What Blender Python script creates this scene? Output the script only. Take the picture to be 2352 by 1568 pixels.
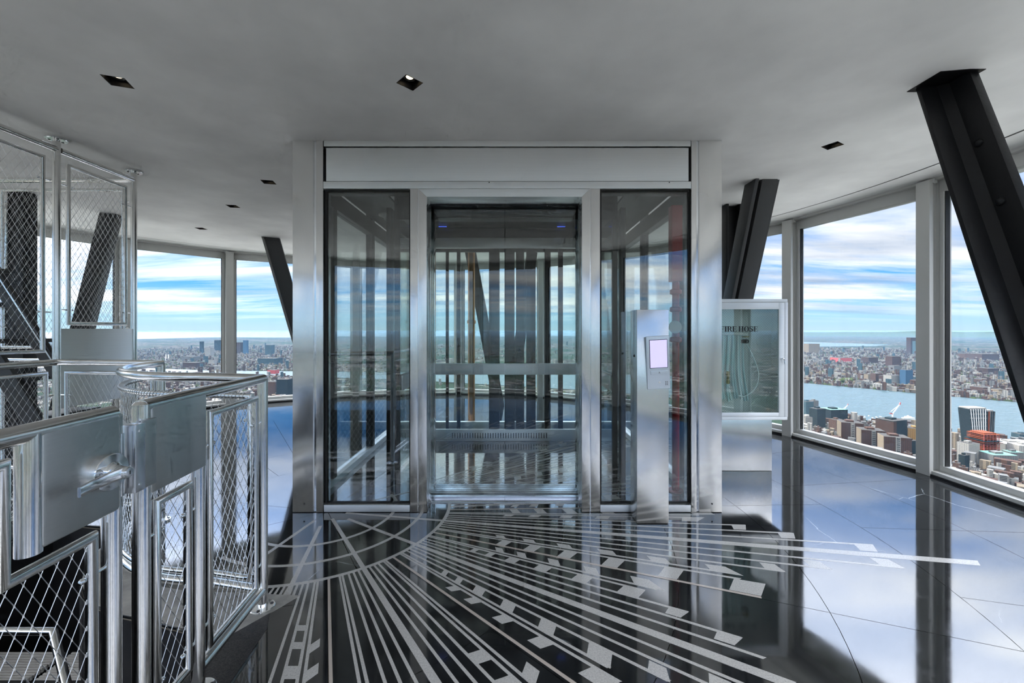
import bpy, bmesh, math, random
import numpy as np
from mathutils import Vector, Matrix, Euler

# ------------------------------------------------------------------ clear
for o in list(bpy.data.objects):
    bpy.data.objects.remove(o)
SC = bpy.context.scene
COL = SC.collection
R = math.radians
EYE = 1.28

# ------------------------------------------------------------------ camera
cam_d = bpy.data.cameras.new('camera')
cam_d.sensor_width = 36.0
cam_d.lens = 36.0 * 940.0 / 2352.0
cam_d.shift_y = -27.0 / 2352.0
cam_d.clip_start = 0.05
cam_d.clip_end = 200000.0
cam = bpy.data.objects.new('camera', cam_d)
cam.location = (0, 0, EYE)
cam.rotation_euler = (R(90), 0, 0)
COL.objects.link(cam)
SC.camera = cam

# ------------------------------------------------------------------ colour management
SC.view_settings.view_transform = 'Standard'
SC.view_settings.look = 'None'
SC.view_settings.gamma = 1.0
SC.view_settings.use_curve_mapping = False
SC.view_settings.exposure = 0.5
SC.cycles.use_denoising = True
SC.cycles.use_adaptive_sampling = True
SC.cycles.adaptive_threshold = 0.08
SC.cycles.adaptive_min_samples = 14
SC.cycles.max_bounces = 6
SC.cycles.diffuse_bounces = 2
SC.cycles.glossy_bounces = 4
SC.cycles.transmission_bounces = 8
SC.cycles.transparent_max_bounces = 32
SC.cycles.sample_clamp_indirect = 6.0
SC.cycles.caustics_reflective = False
SC.cycles.caustics_refractive = False

# ------------------------------------------------------------------ sun and sky
SUN_AZ = R(148)          # measured from +X towards +Y: to the left and ahead
SUN_EL = R(34)
SUN_DIR = Vector((math.cos(SUN_AZ) * math.cos(SUN_EL), math.sin(SUN_AZ) * math.cos(SUN_EL), math.sin(SUN_EL)))
sun_d = bpy.data.lights.new('sun', 'SUN')
sun_d.energy = 5.5
sun_d.angle = R(0.8)
sun_d.color = (1.0, 0.93, 0.82)
sun = bpy.data.objects.new('sun', sun_d)
sun.rotation_euler = SUN_DIR.to_track_quat('Z', 'Y').to_euler()
sun.location = (-20, 12, 20)
COL.objects.link(sun)


def build_world():
    w = bpy.data.worlds.new('sky')
    SC.world = w
    w.use_nodes = True
    nt = w.node_tree
    n, l = nt.nodes, nt.links
    n.clear()
    out = n.new('ShaderNodeOutputWorld')
    bg = n.new('ShaderNodeBackground')
    tc = n.new('ShaderNodeTexCoord')
    sep = n.new('ShaderNodeSeparateXYZ')
    l.new(tc.outputs['Generated'], sep.inputs[0])

    def m(op, a, b=None, clamp=False):
        x = n.new('ShaderNodeMath')
        x.operation = op
        x.use_clamp = clamp
        for i, v in enumerate((a, b)):
            if v is None:
                continue
            if isinstance(v, (int, float)):
                x.inputs[i].default_value = v
            else:
                l.new(v, x.inputs[i])
        return x.outputs[0]
    zc = m('MAXIMUM', sep.outputs[2], 0.0)
    zz = m('ADD', zc, 0.07)
    px = m('DIVIDE', sep.outputs[0], zz)
    py = m('DIVIDE', sep.outputs[1], zz)
    cmb = n.new('ShaderNodeCombineXYZ')
    l.new(px, cmb.inputs[0])
    l.new(py, cmb.inputs[1])
    # clear air: deep blue overhead, pale at the horizon
    ramp = n.new('ShaderNodeValToRGB')
    l.new(zc, ramp.inputs[0])
    e = ramp.color_ramp.elements
    e[0].position = 0.0
    e[0].color = (0.44, 0.62, 0.74, 1)
    e[1].position = 0.5
    e[1].color = (0.05, 0.17, 0.50, 1)
    for pos, c in ((0.03, (0.34, 0.60, 0.80)), (0.09, (0.13, 0.42, 0.80)), (0.2, (0.06, 0.27, 0.68))):
        x = ramp.color_ramp.elements.new(pos)
        x.color = (*c, 1)
    # cirrus bands
    mp = n.new('ShaderNodeMapping')
    mp.inputs['Rotation'].default_value = (0, 0, R(28))
    mp.inputs['Scale'].default_value = (0.20, 0.55, 1)
    l.new(cmb.outputs[0], mp.inputs[0])
    nz = n.new('ShaderNodeTexNoise')
    nz.inputs['Scale'].default_value = 1.0
    nz.inputs['Detail'].default_value = 9.0
    nz.inputs['Roughness'].default_value = 0.62
    nz.inputs['Distortion'].default_value = 0.4
    l.new(mp.outputs[0], nz.inputs['Vector'])
    cr = n.new('ShaderNodeValToRGB')
    cr.color_ramp.elements[0].position = 0.40
    cr.color_ramp.elements[0].color = (0, 0, 0, 1)
    cr.color_ramp.elements[1].position = 0.57
    cr.color_ramp.elements[1].color = (1, 1, 1, 1)
    l.new(nz.outputs['Fac'], cr.inputs[0])
    # cloud body: white with grey undersides
    nz2 = n.new('ShaderNodeTexNoise')
    nz2.inputs['Scale'].default_value = 1.7
    nz2.inputs['Detail'].default_value = 7.0
    l.new(mp.outputs[0], nz2.inputs['Vector'])
    cc = n.new('ShaderNodeValToRGB')
    cc.color_ramp.elements[0].position = 0.34
    cc.color_ramp.elements[0].color = (0.34, 0.42, 0.56, 1)
    cc.color_ramp.elements[1].position = 0.58
    cc.color_ramp.elements[1].color = (0.97, 0.97, 0.96, 1)
    l.new(nz2.outputs['Fac'], cc.inputs[0])
    # fewer clouds right at the horizon
    fade = n.new('ShaderNodeMapRange')
    fade.inputs['From Min'].default_value = 0.012
    fade.inputs['From Max'].default_value = 0.06
    l.new(zc, fade.inputs[0])
    veil = n.new('ShaderNodeMapRange')
    veil.interpolation_type = 'SMOOTHSTEP'
    veil.inputs['From Min'].default_value = 0.22
    veil.inputs['From Max'].default_value = 0.50
    veil.inputs['To Max'].default_value = 0.8
    l.new(zc, veil.inputs[0])
    fac = m('MAXIMUM', m('MULTIPLY', cr.outputs[0], fade.outputs[0]), veil.outputs[0])
    # forward scattering: clouds and air brighten towards the sun
    dot = n.new('ShaderNodeVectorMath')
    dot.operation = 'DOT_PRODUCT'
    l.new(tc.outputs['Generated'], dot.inputs[0])
    dot.inputs[1].default_value = SUN_DIR
    d0 = m('MAXIMUM', dot.outputs['Value'], 0.0)
    g1 = m('POWER', d0, 5.0)
    cs = n.new('ShaderNodeVectorMath')
    cs.operation = 'SCALE'
    l.new(cc.outputs[0], cs.inputs[0])
    l.new(m('ADD', m('MULTIPLY', g1, 1.1), 1.0), cs.inputs['Scale'])
    mix = n.new('ShaderNodeMixRGB')
    l.new(fac, mix.inputs[0])
    l.new(ramp.outputs[0], mix.inputs[1])
    l.new(cs.outputs[0], mix.inputs[2])
    # the veil of cloud thickens and brightens overhead
    lift_ = n.new('ShaderNodeMapRange')
    lift_.interpolation_type = 'SMOOTHSTEP'
    lift_.inputs['From Min'].default_value = 0.20
    lift_.inputs['From Max'].default_value = 0.60
    lift_.inputs['To Min'].default_value = 1.0
    lift_.inputs['To Max'].default_value = 7.0
    l.new(zc, lift_.inputs[0])
    glow = m('MULTIPLY', m('ADD', m('MULTIPLY', g1, 0.15), 1.0), lift_.outputs[0])
    mul = n.new('ShaderNodeVectorMath')
    mul.operation = 'SCALE'
    l.new(mix.outputs[0], mul.inputs[0])
    l.new(glow, mul.inputs['Scale'])
    l.new(mul.outputs[0], bg.inputs[0])
    bg.inputs[1].default_value = SKY_STRENGTH
    l.new(bg.outputs[0], out.inputs[0])


SKY_STRENGTH = 1.0
build_world()

# window ring of the round room
WX, WY, WR = -1.42, 3.0, 5.2
CEIL = 2.606
MULLIONS = [7.1, 22.2, 37.3, 52.4, 67.5, 86.0, 108.0, 130.6, 145.0, 165.5, 186.0, 206.5, 227.0,
            247.5, 263.0, 278.0, 293.0, 308.0, 323.0, 338.0, 352.5]


def ring(a, r):
    return Vector((WX + r * math.cos(R(a)), WY + r * math.sin(R(a)), 0))


# added fill lamps inside each window bay, unseen by the camera, brightening the ceiling
FILL_POWER = 5.0
for i, a in enumerate(MULLIONS):
    b = MULLIONS[(i + 1) % len(MULLIONS)] + (360 if i + 1 == len(MULLIONS) else 0)
    mid = (a + b) / 2
    ld = bpy.data.lights.new('window_fill', 'AREA')
    ld.shape = 'RECTANGLE'
    ld.size = 2 * WR * math.sin(R((b - a) / 2)) * 0.86
    ld.size_y = 2.2
    ld.energy = FILL_POWER * ld.size
    ld.color = (0.95, 0.98, 1.0)
    lo = bpy.data.objects.new('window_fill', ld)
    p = ring(mid, WR * math.cos(R((b - a) / 2)) - 0.12)
    lo.location = (p.x, p.y, 1.28)
    lo.rotation_euler = (R(90), 0, R(mid - 90 + 180))
    lo.visible_camera = False
    lo.visible_glossy = False
    COL.objects.link(lo)


# ================================================================== materials
MATS = {}


def new_mat(name):
    m = bpy.data.materials.new(name)
    m.use_nodes = True
    m.node_tree.nodes.clear()
    MATS[name] = m
    nt = m.node_tree
    out = nt.nodes.new('ShaderNodeOutputMaterial')
    return m, nt, out


def principled(name, color, rough=0.5, metal=0.0, spec=0.5, emit=None, estr=0.0, coat=0.0):
    m, nt, out = new_mat(name)
    b = nt.nodes.new('ShaderNodeBsdfPrincipled')
    b.inputs['Base Color'].default_value = (*color, 1)
    b.inputs['Roughness'].default_value = rough
    b.inputs['Metallic'].default_value = metal
    b.inputs['Specular IOR Level'].default_value = spec
    b.inputs['Coat Weight'].default_value = coat
    if emit:
        b.inputs['Emission Color'].default_value = (*emit, 1)
        b.inputs['Emission Strength'].default_value = estr
    nt.links.new(b.outputs[0], out.inputs[0])
    return m, nt, b


def add_noise(nt, scale, detail=3.0, rough=0.5, coord='Object', stretch=None):
    tc = nt.nodes.new('ShaderNodeTexCoord')
    mp = nt.nodes.new('ShaderNodeMapping')
    if stretch:
        mp.inputs['Scale'].default_value = stretch
    nt.links.new(tc.outputs[coord], mp.inputs[0])
    nz = nt.nodes.new('ShaderNodeTexNoise')
    nz.inputs['Scale'].default_value = scale
    nz.inputs['Detail'].default_value = detail
    nz.inputs['Roughness'].default_value = rough
    nt.links.new(mp.outputs[0], nz.inputs['Vector'])
    return nz


def ramp(nt, src, stops):
    r = nt.nodes.new('ShaderNodeValToRGB')
    e = r.color_ramp.elements
    e[0].position, e[0].color = stops[0][0], (*stops[0][1], 1)
    e[1].position, e[1].color = stops[-1][0], (*stops[-1][1], 1)
    for p, c in stops[1:-1]:
        x = e.new(p)
        x.color = (*c, 1)
    nt.links.new(src, r.inputs[0])
    return r


def bump(nt, b, src, strength, dist=0.01):
    bp = nt.nodes.new('ShaderNodeBump')
    bp.inputs['Strength'].default_value = strength
    bp.inputs['Distance'].default_value = dist
    nt.links.new(src, bp.inputs['Height'])
    nt.links.new(bp.outputs[0], b.inputs['Normal'])


def steel(name, color, rough, stretch, spread=0.06, wav=0.0, aniso=None, haze=0.0):
    m, nt, b = principled(name, color, rough, 1.0)
    if aniso:
        # brushed finish: the lobe spreads across the brush marks
        tv = nt.nodes.new('ShaderNodeCombineXYZ')
        for i in range(3):
            tv.inputs[i].default_value = aniso[1][i]
        b.inputs['Anisotropic'].default_value = aniso[0]
        nt.links.new(tv.outputs[0], b.inputs['Tangent'])
    nz = add_noise(nt, 1.0, 2.0, 0.5, 'Object', stretch)
    mr = nt.nodes.new('ShaderNodeMapRange')
    mr.inputs['From Min'].default_value = 0.3
    mr.inputs['From Max'].default_value = 0.7
    mr.inputs['To Min'].default_value = rough - spread
    mr.inputs['To Max'].default_value = rough + spread
    nt.links.new(nz.outputs['Fac'], mr.inputs[0])
    nt.links.new(mr.outputs[0], b.inputs['Roughness'])
    c = ramp(nt, nz.outputs['Fac'], [(0.3, tuple(x * 0.97 for x in color)), (0.7, tuple(min(1, x * 1.02) for x in color))])
    nt.links.new(c.outputs[0], b.inputs['Base Color'])
    if haze:
        # scattered sheen on top of the clear reflection
        g = nt.nodes.new('ShaderNodeBsdfAnisotropic')
        g.inputs['Color'].default_value = (*color, 1)
        g.inputs['Roughness'].default_value = 0.55
        mx = nt.nodes.new('ShaderNodeMixShader')
        mx.inputs[0].default_value = haze
        out = [x for x in nt.nodes if x.type == 'OUTPUT_MATERIAL'][0]
        nt.links.new(b.outputs[0], mx.inputs[1])
        nt.links.new(g.outputs[0], mx.inputs[2])
        nt.links.new(mx.outputs[0], out.inputs[0])
    if wav:
        n2 = add_noise(nt, 1.0, 1.0, 0.5, 'Object', (0.8, 0.8, 5.0))
        bump(nt, b, n2.outputs['Fac'], wav, 0.02)
    return m


steel('steel_vertical', (0.94, 0.935, 0.92), 0.22, (420, 420, 3), 0.006, 0.05, (0.8, (1, 0, 0)), 0.12)
steel('steel_horizontal', (0.95, 0.95, 0.94), 0.40, (3, 3, 420), 0.006, 0.0, (0.85, (0, 0, 1)), 0.2)
steel('steel_tube', (0.84, 0.835, 0.82), 0.16, (60, 60, 60), 0.02)
steel('steel_plate', (0.62, 0.62, 0.61), 0.36, (6, 6, 700), 0.006, 0.0, (0.7, (0, 0, 1)))
steel('steel_polished', (0.90, 0.92, 0.94), 0.12, (30, 30, 30), 0.03)
steel('steel_wire', (0.80, 0.80, 0.79), 0.33, (20, 20, 20), 0.02)
principled('dark_steel', (0.028, 0.029, 0.031), 0.42)
m, nt, b = principled('column_black', (0.010, 0.0105, 0.012), 0.42, spec=0.3)
nz = add_noise(nt, 14.0, 5.0, 0.6)
bump(nt, b, nz.outputs['Fac'], 0.25, 0.01)
m, nt, b = principled('column_grey', (0.06, 0.062, 0.065), 0.45, spec=0.35)
nz = add_noise(nt, 14.0, 5.0, 0.6)
bump(nt, b, nz.outputs['Fac'], 0.25, 0.01)
principled('column_sunlit', (0.22, 0.22, 0.215), 0.45)  # lighter copy of the column grey, sunlight on the flange put into its colour
principled('black', (0.006, 0.006, 0.007), 0.5)
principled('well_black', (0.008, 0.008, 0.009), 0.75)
principled('tread_metal', (0.50, 0.48, 0.45), 0.45)
principled('rubber', (0.012, 0.012, 0.012), 0.6)
m, nt, b = principled('window_frame', (0.62, 0.62, 0.60), 0.38)
nz = add_noise(nt, 40.0, 3.0, 0.5)
bump(nt, b, nz.outputs['Fac'], 0.04, 0.01)
m, nt, b = principled('ceiling_paint', (0.80, 0.80, 0.79), 0.78)
nz = add_noise(nt, 1.6, 4.0, 0.55)
c = ramp(nt, nz.outputs['Fac'], [(0.3, (0.77, 0.77, 0.765)), (0.7, (0.95, 0.95, 0.94))])
nt.links.new(c.outputs[0], b.inputs['Base Color'])
bump(nt, b, nz.outputs['Fac'], 0.08, 0.02)

# polished black marble with pale veins
m, nt, b = principled('black_marble', (0.012, 0.013, 0.014), 0.045)
b.inputs['IOR'].default_value = 2.0
nzv = add_noise(nt, 1.1, 6.0, 0.62, 'Object')
tc = nt.nodes.new('ShaderNodeTexCoord')
addv = nt.nodes.new('ShaderNodeMixRGB')
addv.inputs[0].default_value = 0.16
nt.links.new(tc.outputs['Object'], addv.inputs[1])
nt.links.new(nzv.outputs['Color'], addv.inputs[2])
vor = nt.nodes.new('ShaderNodeTexVoronoi')
vor.feature = 'DISTANCE_TO_EDGE'
vor.inputs['Scale'].default_value = 1.9
nt.links.new(addv.outputs[0], vor.inputs['Vector'])
vr = ramp(nt, vor.outputs['Distance'], [(0.0, (1, 1, 1)), (0.006, (0, 0, 0))])
gate_n = add_noise(nt, 1.7, 2.0, 0.5, 'Object')
gr = ramp(nt, gate_n.outputs['Fac'], [(0.60, (0, 0, 0)), (0.68, (1, 1, 1))])
mulv = nt.nodes.new('ShaderNodeMixRGB')
mulv.blend_type = 'MULTIPLY'
mulv.inputs[0].default_value = 1.0
nt.links.new(vr.outputs[0], mulv.inputs[1])
nt.links.new(gr.outputs[0], mulv.inputs[2])
cloud = add_noise(nt, 5.0, 6.0, 0.65, 'Object')
cb = ramp(nt, cloud.outputs['Fac'], [(0.35, (0.006, 0.007, 0.008)), (0.72, (0.022, 0.024, 0.026))])
mixc = nt.nodes.new('ShaderNodeMixRGB')
nt.links.new(mulv.outputs[0], mixc.inputs[0])
nt.links.new(cb.outputs[0], mixc.inputs[1])
mixc.inputs[2].default_value = (0.42, 0.45, 0.47, 1)
nt.links.new(mixc.outputs[0], b.inputs['Base Color'])
rr = ramp(nt, cloud.outputs['Fac'], [(0.3, (0.035, 0.035, 0.035)), (0.75, (0.085, 0.085, 0.085))])
nt.links.new(rr.outputs[0], b.inputs['Roughness'])
n3 = add_noise(nt, 3.0, 2.0, 0.5, 'Object')
bump(nt, b, n3.outputs['Fac'], 0.012, 0.02)

# pale speckled inlay stone
m, nt, b = principled('inlay_stone', (0.52, 0.50, 0.47), 0.16)
nz = add_noise(nt, 160.0, 3.0, 0.6)
c = ramp(nt, nz.outputs['Fac'], [(0.3, (0.36, 0.35, 0.335)), (0.5, (0.47, 0.455, 0.43)), (0.75, (0.56, 0.55, 0.53))])
nt.links.new(c.outputs[0], b.inputs['Base Color'])
m, nt, b = principled('inlay_tan', (0.47, 0.41, 0.36), 0.18)
m, nt, b = principled('grout', (0.16, 0.135, 0.10), 0.7)
m, nt, b = principled('granite_dark', (0.03, 0.03, 0.032), 0.35, spec=0.2)
nz = add_noise(nt, 220.0, 3.0, 0.7)
c = ramp(nt, nz.outputs['Fac'], [(0.35, (0.012, 0.012, 0.013)), (0.75, (0.075, 0.07, 0.065))])
nt.links.new(c.outputs[0], b.inputs['Base Color'])
m, nt, b = principled('worn_concrete', (0.34, 0.325, 0.29), 0.55)
nz = add_noise(nt, 9.0, 6.0, 0.65)
c = ramp(nt, nz.outputs['Fac'], [(0.3, (0.22, 0.21, 0.19)), (0.7, (0.42, 0.40, 0.36))])
nt.links.new(c.outputs[0], b.inputs['Base Color'])


def glass(name, tint, f0):
    """thin clear pane: see-through with a mirror sheen that grows towards grazing"""
    m, nt, out = new_mat(name)
    lw = nt.nodes.new('ShaderNodeLayerWeight')
    lw.inputs['Blend'].default_value = 0.5
    pw = nt.nodes.new('ShaderNodeMath')
    pw.operation = 'POWER'
    pw.inputs[1].default_value = 5.0
    nt.links.new(lw.outputs['Facing'], pw.inputs[0])
    ma = nt.nodes.new('ShaderNodeMath')
    ma.operation = 'MULTIPLY_ADD'
    ma.inputs[1].default_value = 1.0 - f0
    ma.inputs[2].default_value = f0
    nt.links.new(pw.outputs[0], ma.inputs[0])
    t = nt.nodes.new('ShaderNodeBsdfTransparent')
    t.inputs[0].default_value = (*tint, 1)
    g = nt.nodes.new('ShaderNodeBsdfGlossy')
    g.inputs['Roughness'].default_value = 0.0
    mx = nt.nodes.new('ShaderNodeMixShader')
    nt.links.new(ma.outputs[0], mx.inputs[0])
    nt.links.new(t.outputs[0], mx.inputs[1])
    nt.links.new(g.outputs[0], mx.inputs[2])
    nt.links.new(mx.outputs[0], out.inputs[0])
    return m


glass('window_glass', (0.985, 0.99, 0.992), 0.015)
glass('lift_glass', (0.90, 0.93, 0.925), 0.13)
glass('cab_glass', (0.93, 0.965, 0.955), 0.03)
glass('door_glass', (0.94, 0.965, 0.96), 0.08)
glass('cabinet_glass', (0.90, 0.97, 0.96), 0.11)
principled('cabinet_inside', (0.80, 0.82, 0.81), 0.5)
principled('aluminium', (0.72, 0.74, 0.78), 0.25, 1.0)
principled('copper', (0.55, 0.25, 0.10), 0.28, 1.0)
principled('brass', (0.65, 0.47, 0.18), 0.3, 1.0)
principled('red_paint', (0.42, 0.015, 0.02), 0.35)
principled('white_paint', (0.78, 0.78, 0.76), 0.4)
principled('hose_cloth', (0.66, 0.84, 0.87), 0.75)
principled('hose_cloth_pale', (0.88, 0.95, 0.96), 0.75)
principled('letter_black', (0.012, 0.014, 0.02), 0.4)
principled('screen_lit', (0.3, 0.28, 0.45), 0.2, emit=(0.50, 0.46, 0.82), estr=0.85)
principled('panel_silver', (0.66, 0.73, 0.80), 0.28, 0.4)
principled('display_blue', (0.02, 0.04, 0.2), 0.3, emit=(0.05, 0.12, 0.95), estr=1.2)
principled('lamp_lens', (0.9, 0.85, 0.75), 0.3, emit=(1.0, 0.80, 0.52), estr=2.2)


def facade(name, wall, win, fx=4.0, fz=3.6, frac=0.5, vary=0.25):
    """masonry with a window grid, in real metres of the building"""
    m, nt, b = principled(name, wall, 0.8, spec=0.08)
    n, l = nt.nodes, nt.links
    tc = n.new('ShaderNodeTexCoord')
    sep = n.new('ShaderNodeSeparateXYZ')
    l.new(tc.outputs['Object'], sep.inputs[0])
    nrm = n.new('ShaderNodeSeparateXYZ')
    l.new(tc.outputs['Normal'], nrm.inputs[0])

    def mm(op, a, b2):
        x = n.new('ShaderNodeMath')
        x.operation = op
        for i, v in enumerate((a, b2)):
            if isinstance(v, (int, float)):
                x.inputs[i].default_value = v
            elif v is not None:
                l.new(v, x.inputs[i])
        return x.outputs[0]
    u = mm('ADD', sep.outputs[0], sep.outputs[1])
    cu = mm('FRACT', mm('DIVIDE', u, fx), 0.0)
    cz = mm('FRACT', mm('DIVIDE', sep.outputs[2], fz), 0.0)
    wx = mm('LESS_THAN', cu, frac)
    wz = mm('LESS_THAN', cz, 0.55)
    up = mm('LESS_THAN', mm('ABSOLUTE', nrm.outputs[2], 0.0), 0.5)
    msk = mm('MULTIPLY', mm('MULTIPLY', wx, wz), up)
    oi = n.new('ShaderNodeObjectInfo')
    hsv = n.new('ShaderNodeHueSaturation')
    hsv.inputs['Color'].default_value = (*wall, 1)
    mr = n.new('ShaderNodeMapRange')
    l.new(oi.outputs['Random'], mr.inputs[0])
    mr.inputs['To Min'].default_value = 1 - vary
    mr.inputs['To Max'].default_value = 1 + vary
    l.new(mr.outputs[0], hsv.inputs['Value'])
    mx = n.new('ShaderNodeMixRGB')
    l.new(msk, mx.inputs[0])
    l.new(hsv.outputs[0], mx.inputs[1])
    mx.inputs[2].default_value = (*win, 1)
    l.new(mx.outputs[0], b.inputs['Base Color'])
    return m


facade('brick_red', (0.0528, 0.0312, 0.0232), (0.0118, 0.0123, 0.0140))
facade('brick_brown', (0.0468, 0.0266, 0.0201), (0.0118, 0.0123, 0.0140))
facade('stone_tan', (0.1308, 0.1062, 0.0750), (0.0235, 0.0235, 0.0235))
facade('stone_pale', (0.1716, 0.1655, 0.1499), (0.0314, 0.0353, 0.0392))
facade('stone_grey', (0.0936, 0.0936, 0.0906), (0.0196, 0.0213, 0.0235))
facade('glass_dark', (0.0111, 0.0171, 0.0186), (0.0056, 0.0095, 0.0118), 3.0, 3.6, 0.75)
facade('glass_teal', (0.0312, 0.0528, 0.0624), (0.0157, 0.0314, 0.0392), 3.0, 3.6, 0.7)
facade('glass_blue', (0.0312, 0.0684, 0.1122), (0.0157, 0.0392, 0.0784), 3.0, 3.6, 0.7)
facade('yellow_brick', (0.1716, 0.1062, 0.0372), (0.0706, 0.0353, 0.0157), 5.0, 4.0, 0.45)
facade('orange_frame', (0.1560, 0.0408, 0.0186), (0.0235, 0.0118, 0.0095), 5.0, 4.0, 0.6)
principled('roof_tar', (0.052, 0.05, 0.048), 0.9, spec=0.0)
principled('roof_pale', (0.17, 0.162, 0.148), 0.9, spec=0.0)
principled('copper_green', (0.06, 0.18, 0.135), 0.7)
principled('crane_white', (0.5, 0.5, 0.5), 0.5)
principled('crane_red', (0.22, 0.03, 0.03), 0.5)
principled('lawn', (0.10, 0.16, 0.05), 0.9, spec=0.0)
principled('trees_autumn', (0.035, 0.045, 0.018), 0.9, spec=0.0)
m, nt, b = principled('river_water', (0.020, 0.042, 0.046), 0.36, spec=0.28)
nz = add_noise(nt, 0.012, 6.0, 0.6, 'Object', (1, 2.2, 1))
bump(nt, b, nz.outputs['Fac'], 0.5, 12.0)
m, nt, b = principled('sea_water', (0.05, 0.085, 0.11), 0.5, spec=0.12)

# the city seen from far: streets, roofs, parks too small to pick apart
m, nt, b = principled('city_ground', (0.2, 0.2, 0.2), 0.9, spec=0.0)
n, l = nt.nodes, nt.links
tc = n.new('ShaderNodeTexCoord')
v1 = n.new('ShaderNodeTexVoronoi')
v1.inputs['Scale'].default_value = 1 / 46.0
l.new(tc.outputs['Object'], v1.inputs['Vector'])
sp = n.new('ShaderNodeSeparateColor')
l.new(v1.outputs['Color'], sp.inputs[0])
roof = ramp(nt, sp.outputs[0], [(0.0, (0.008, 0.008, 0.009)), (0.3, (0.02, 0.016, 0.014)), (0.5, (0.034, 0.03, 0.027)),
                                (0.65, (0.055, 0.052, 0.046)), (0.85, (0.095, 0.088, 0.08)), (1.0, (0.15, 0.142, 0.13))])
for el in roof.color_ramp.elements:
    pass
big = n.new('ShaderNodeTexNoise')
big.inputs['Scale'].default_value = 1 / 700.0
big.inputs['Detail'].default_value = 8.0
big.inputs['Roughness'].default_value = 0.7
l.new(tc.outputs['Object'], big.inputs['Vector'])
park = ramp(nt, big.outputs['Fac'], [(0.46, (0, 0, 0)), (0.56, (1, 1, 1))])
mx = n.new('ShaderNodeMixRGB')
l.new(park.outputs[0], mx.inputs[0])
l.new(roof.outputs[0], mx.inputs[1])
mx.inputs[2].default_value = (0.018, 0.028, 0.018, 1)
l.new(mx.outputs[0], b.inputs['Base Color'])

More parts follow.
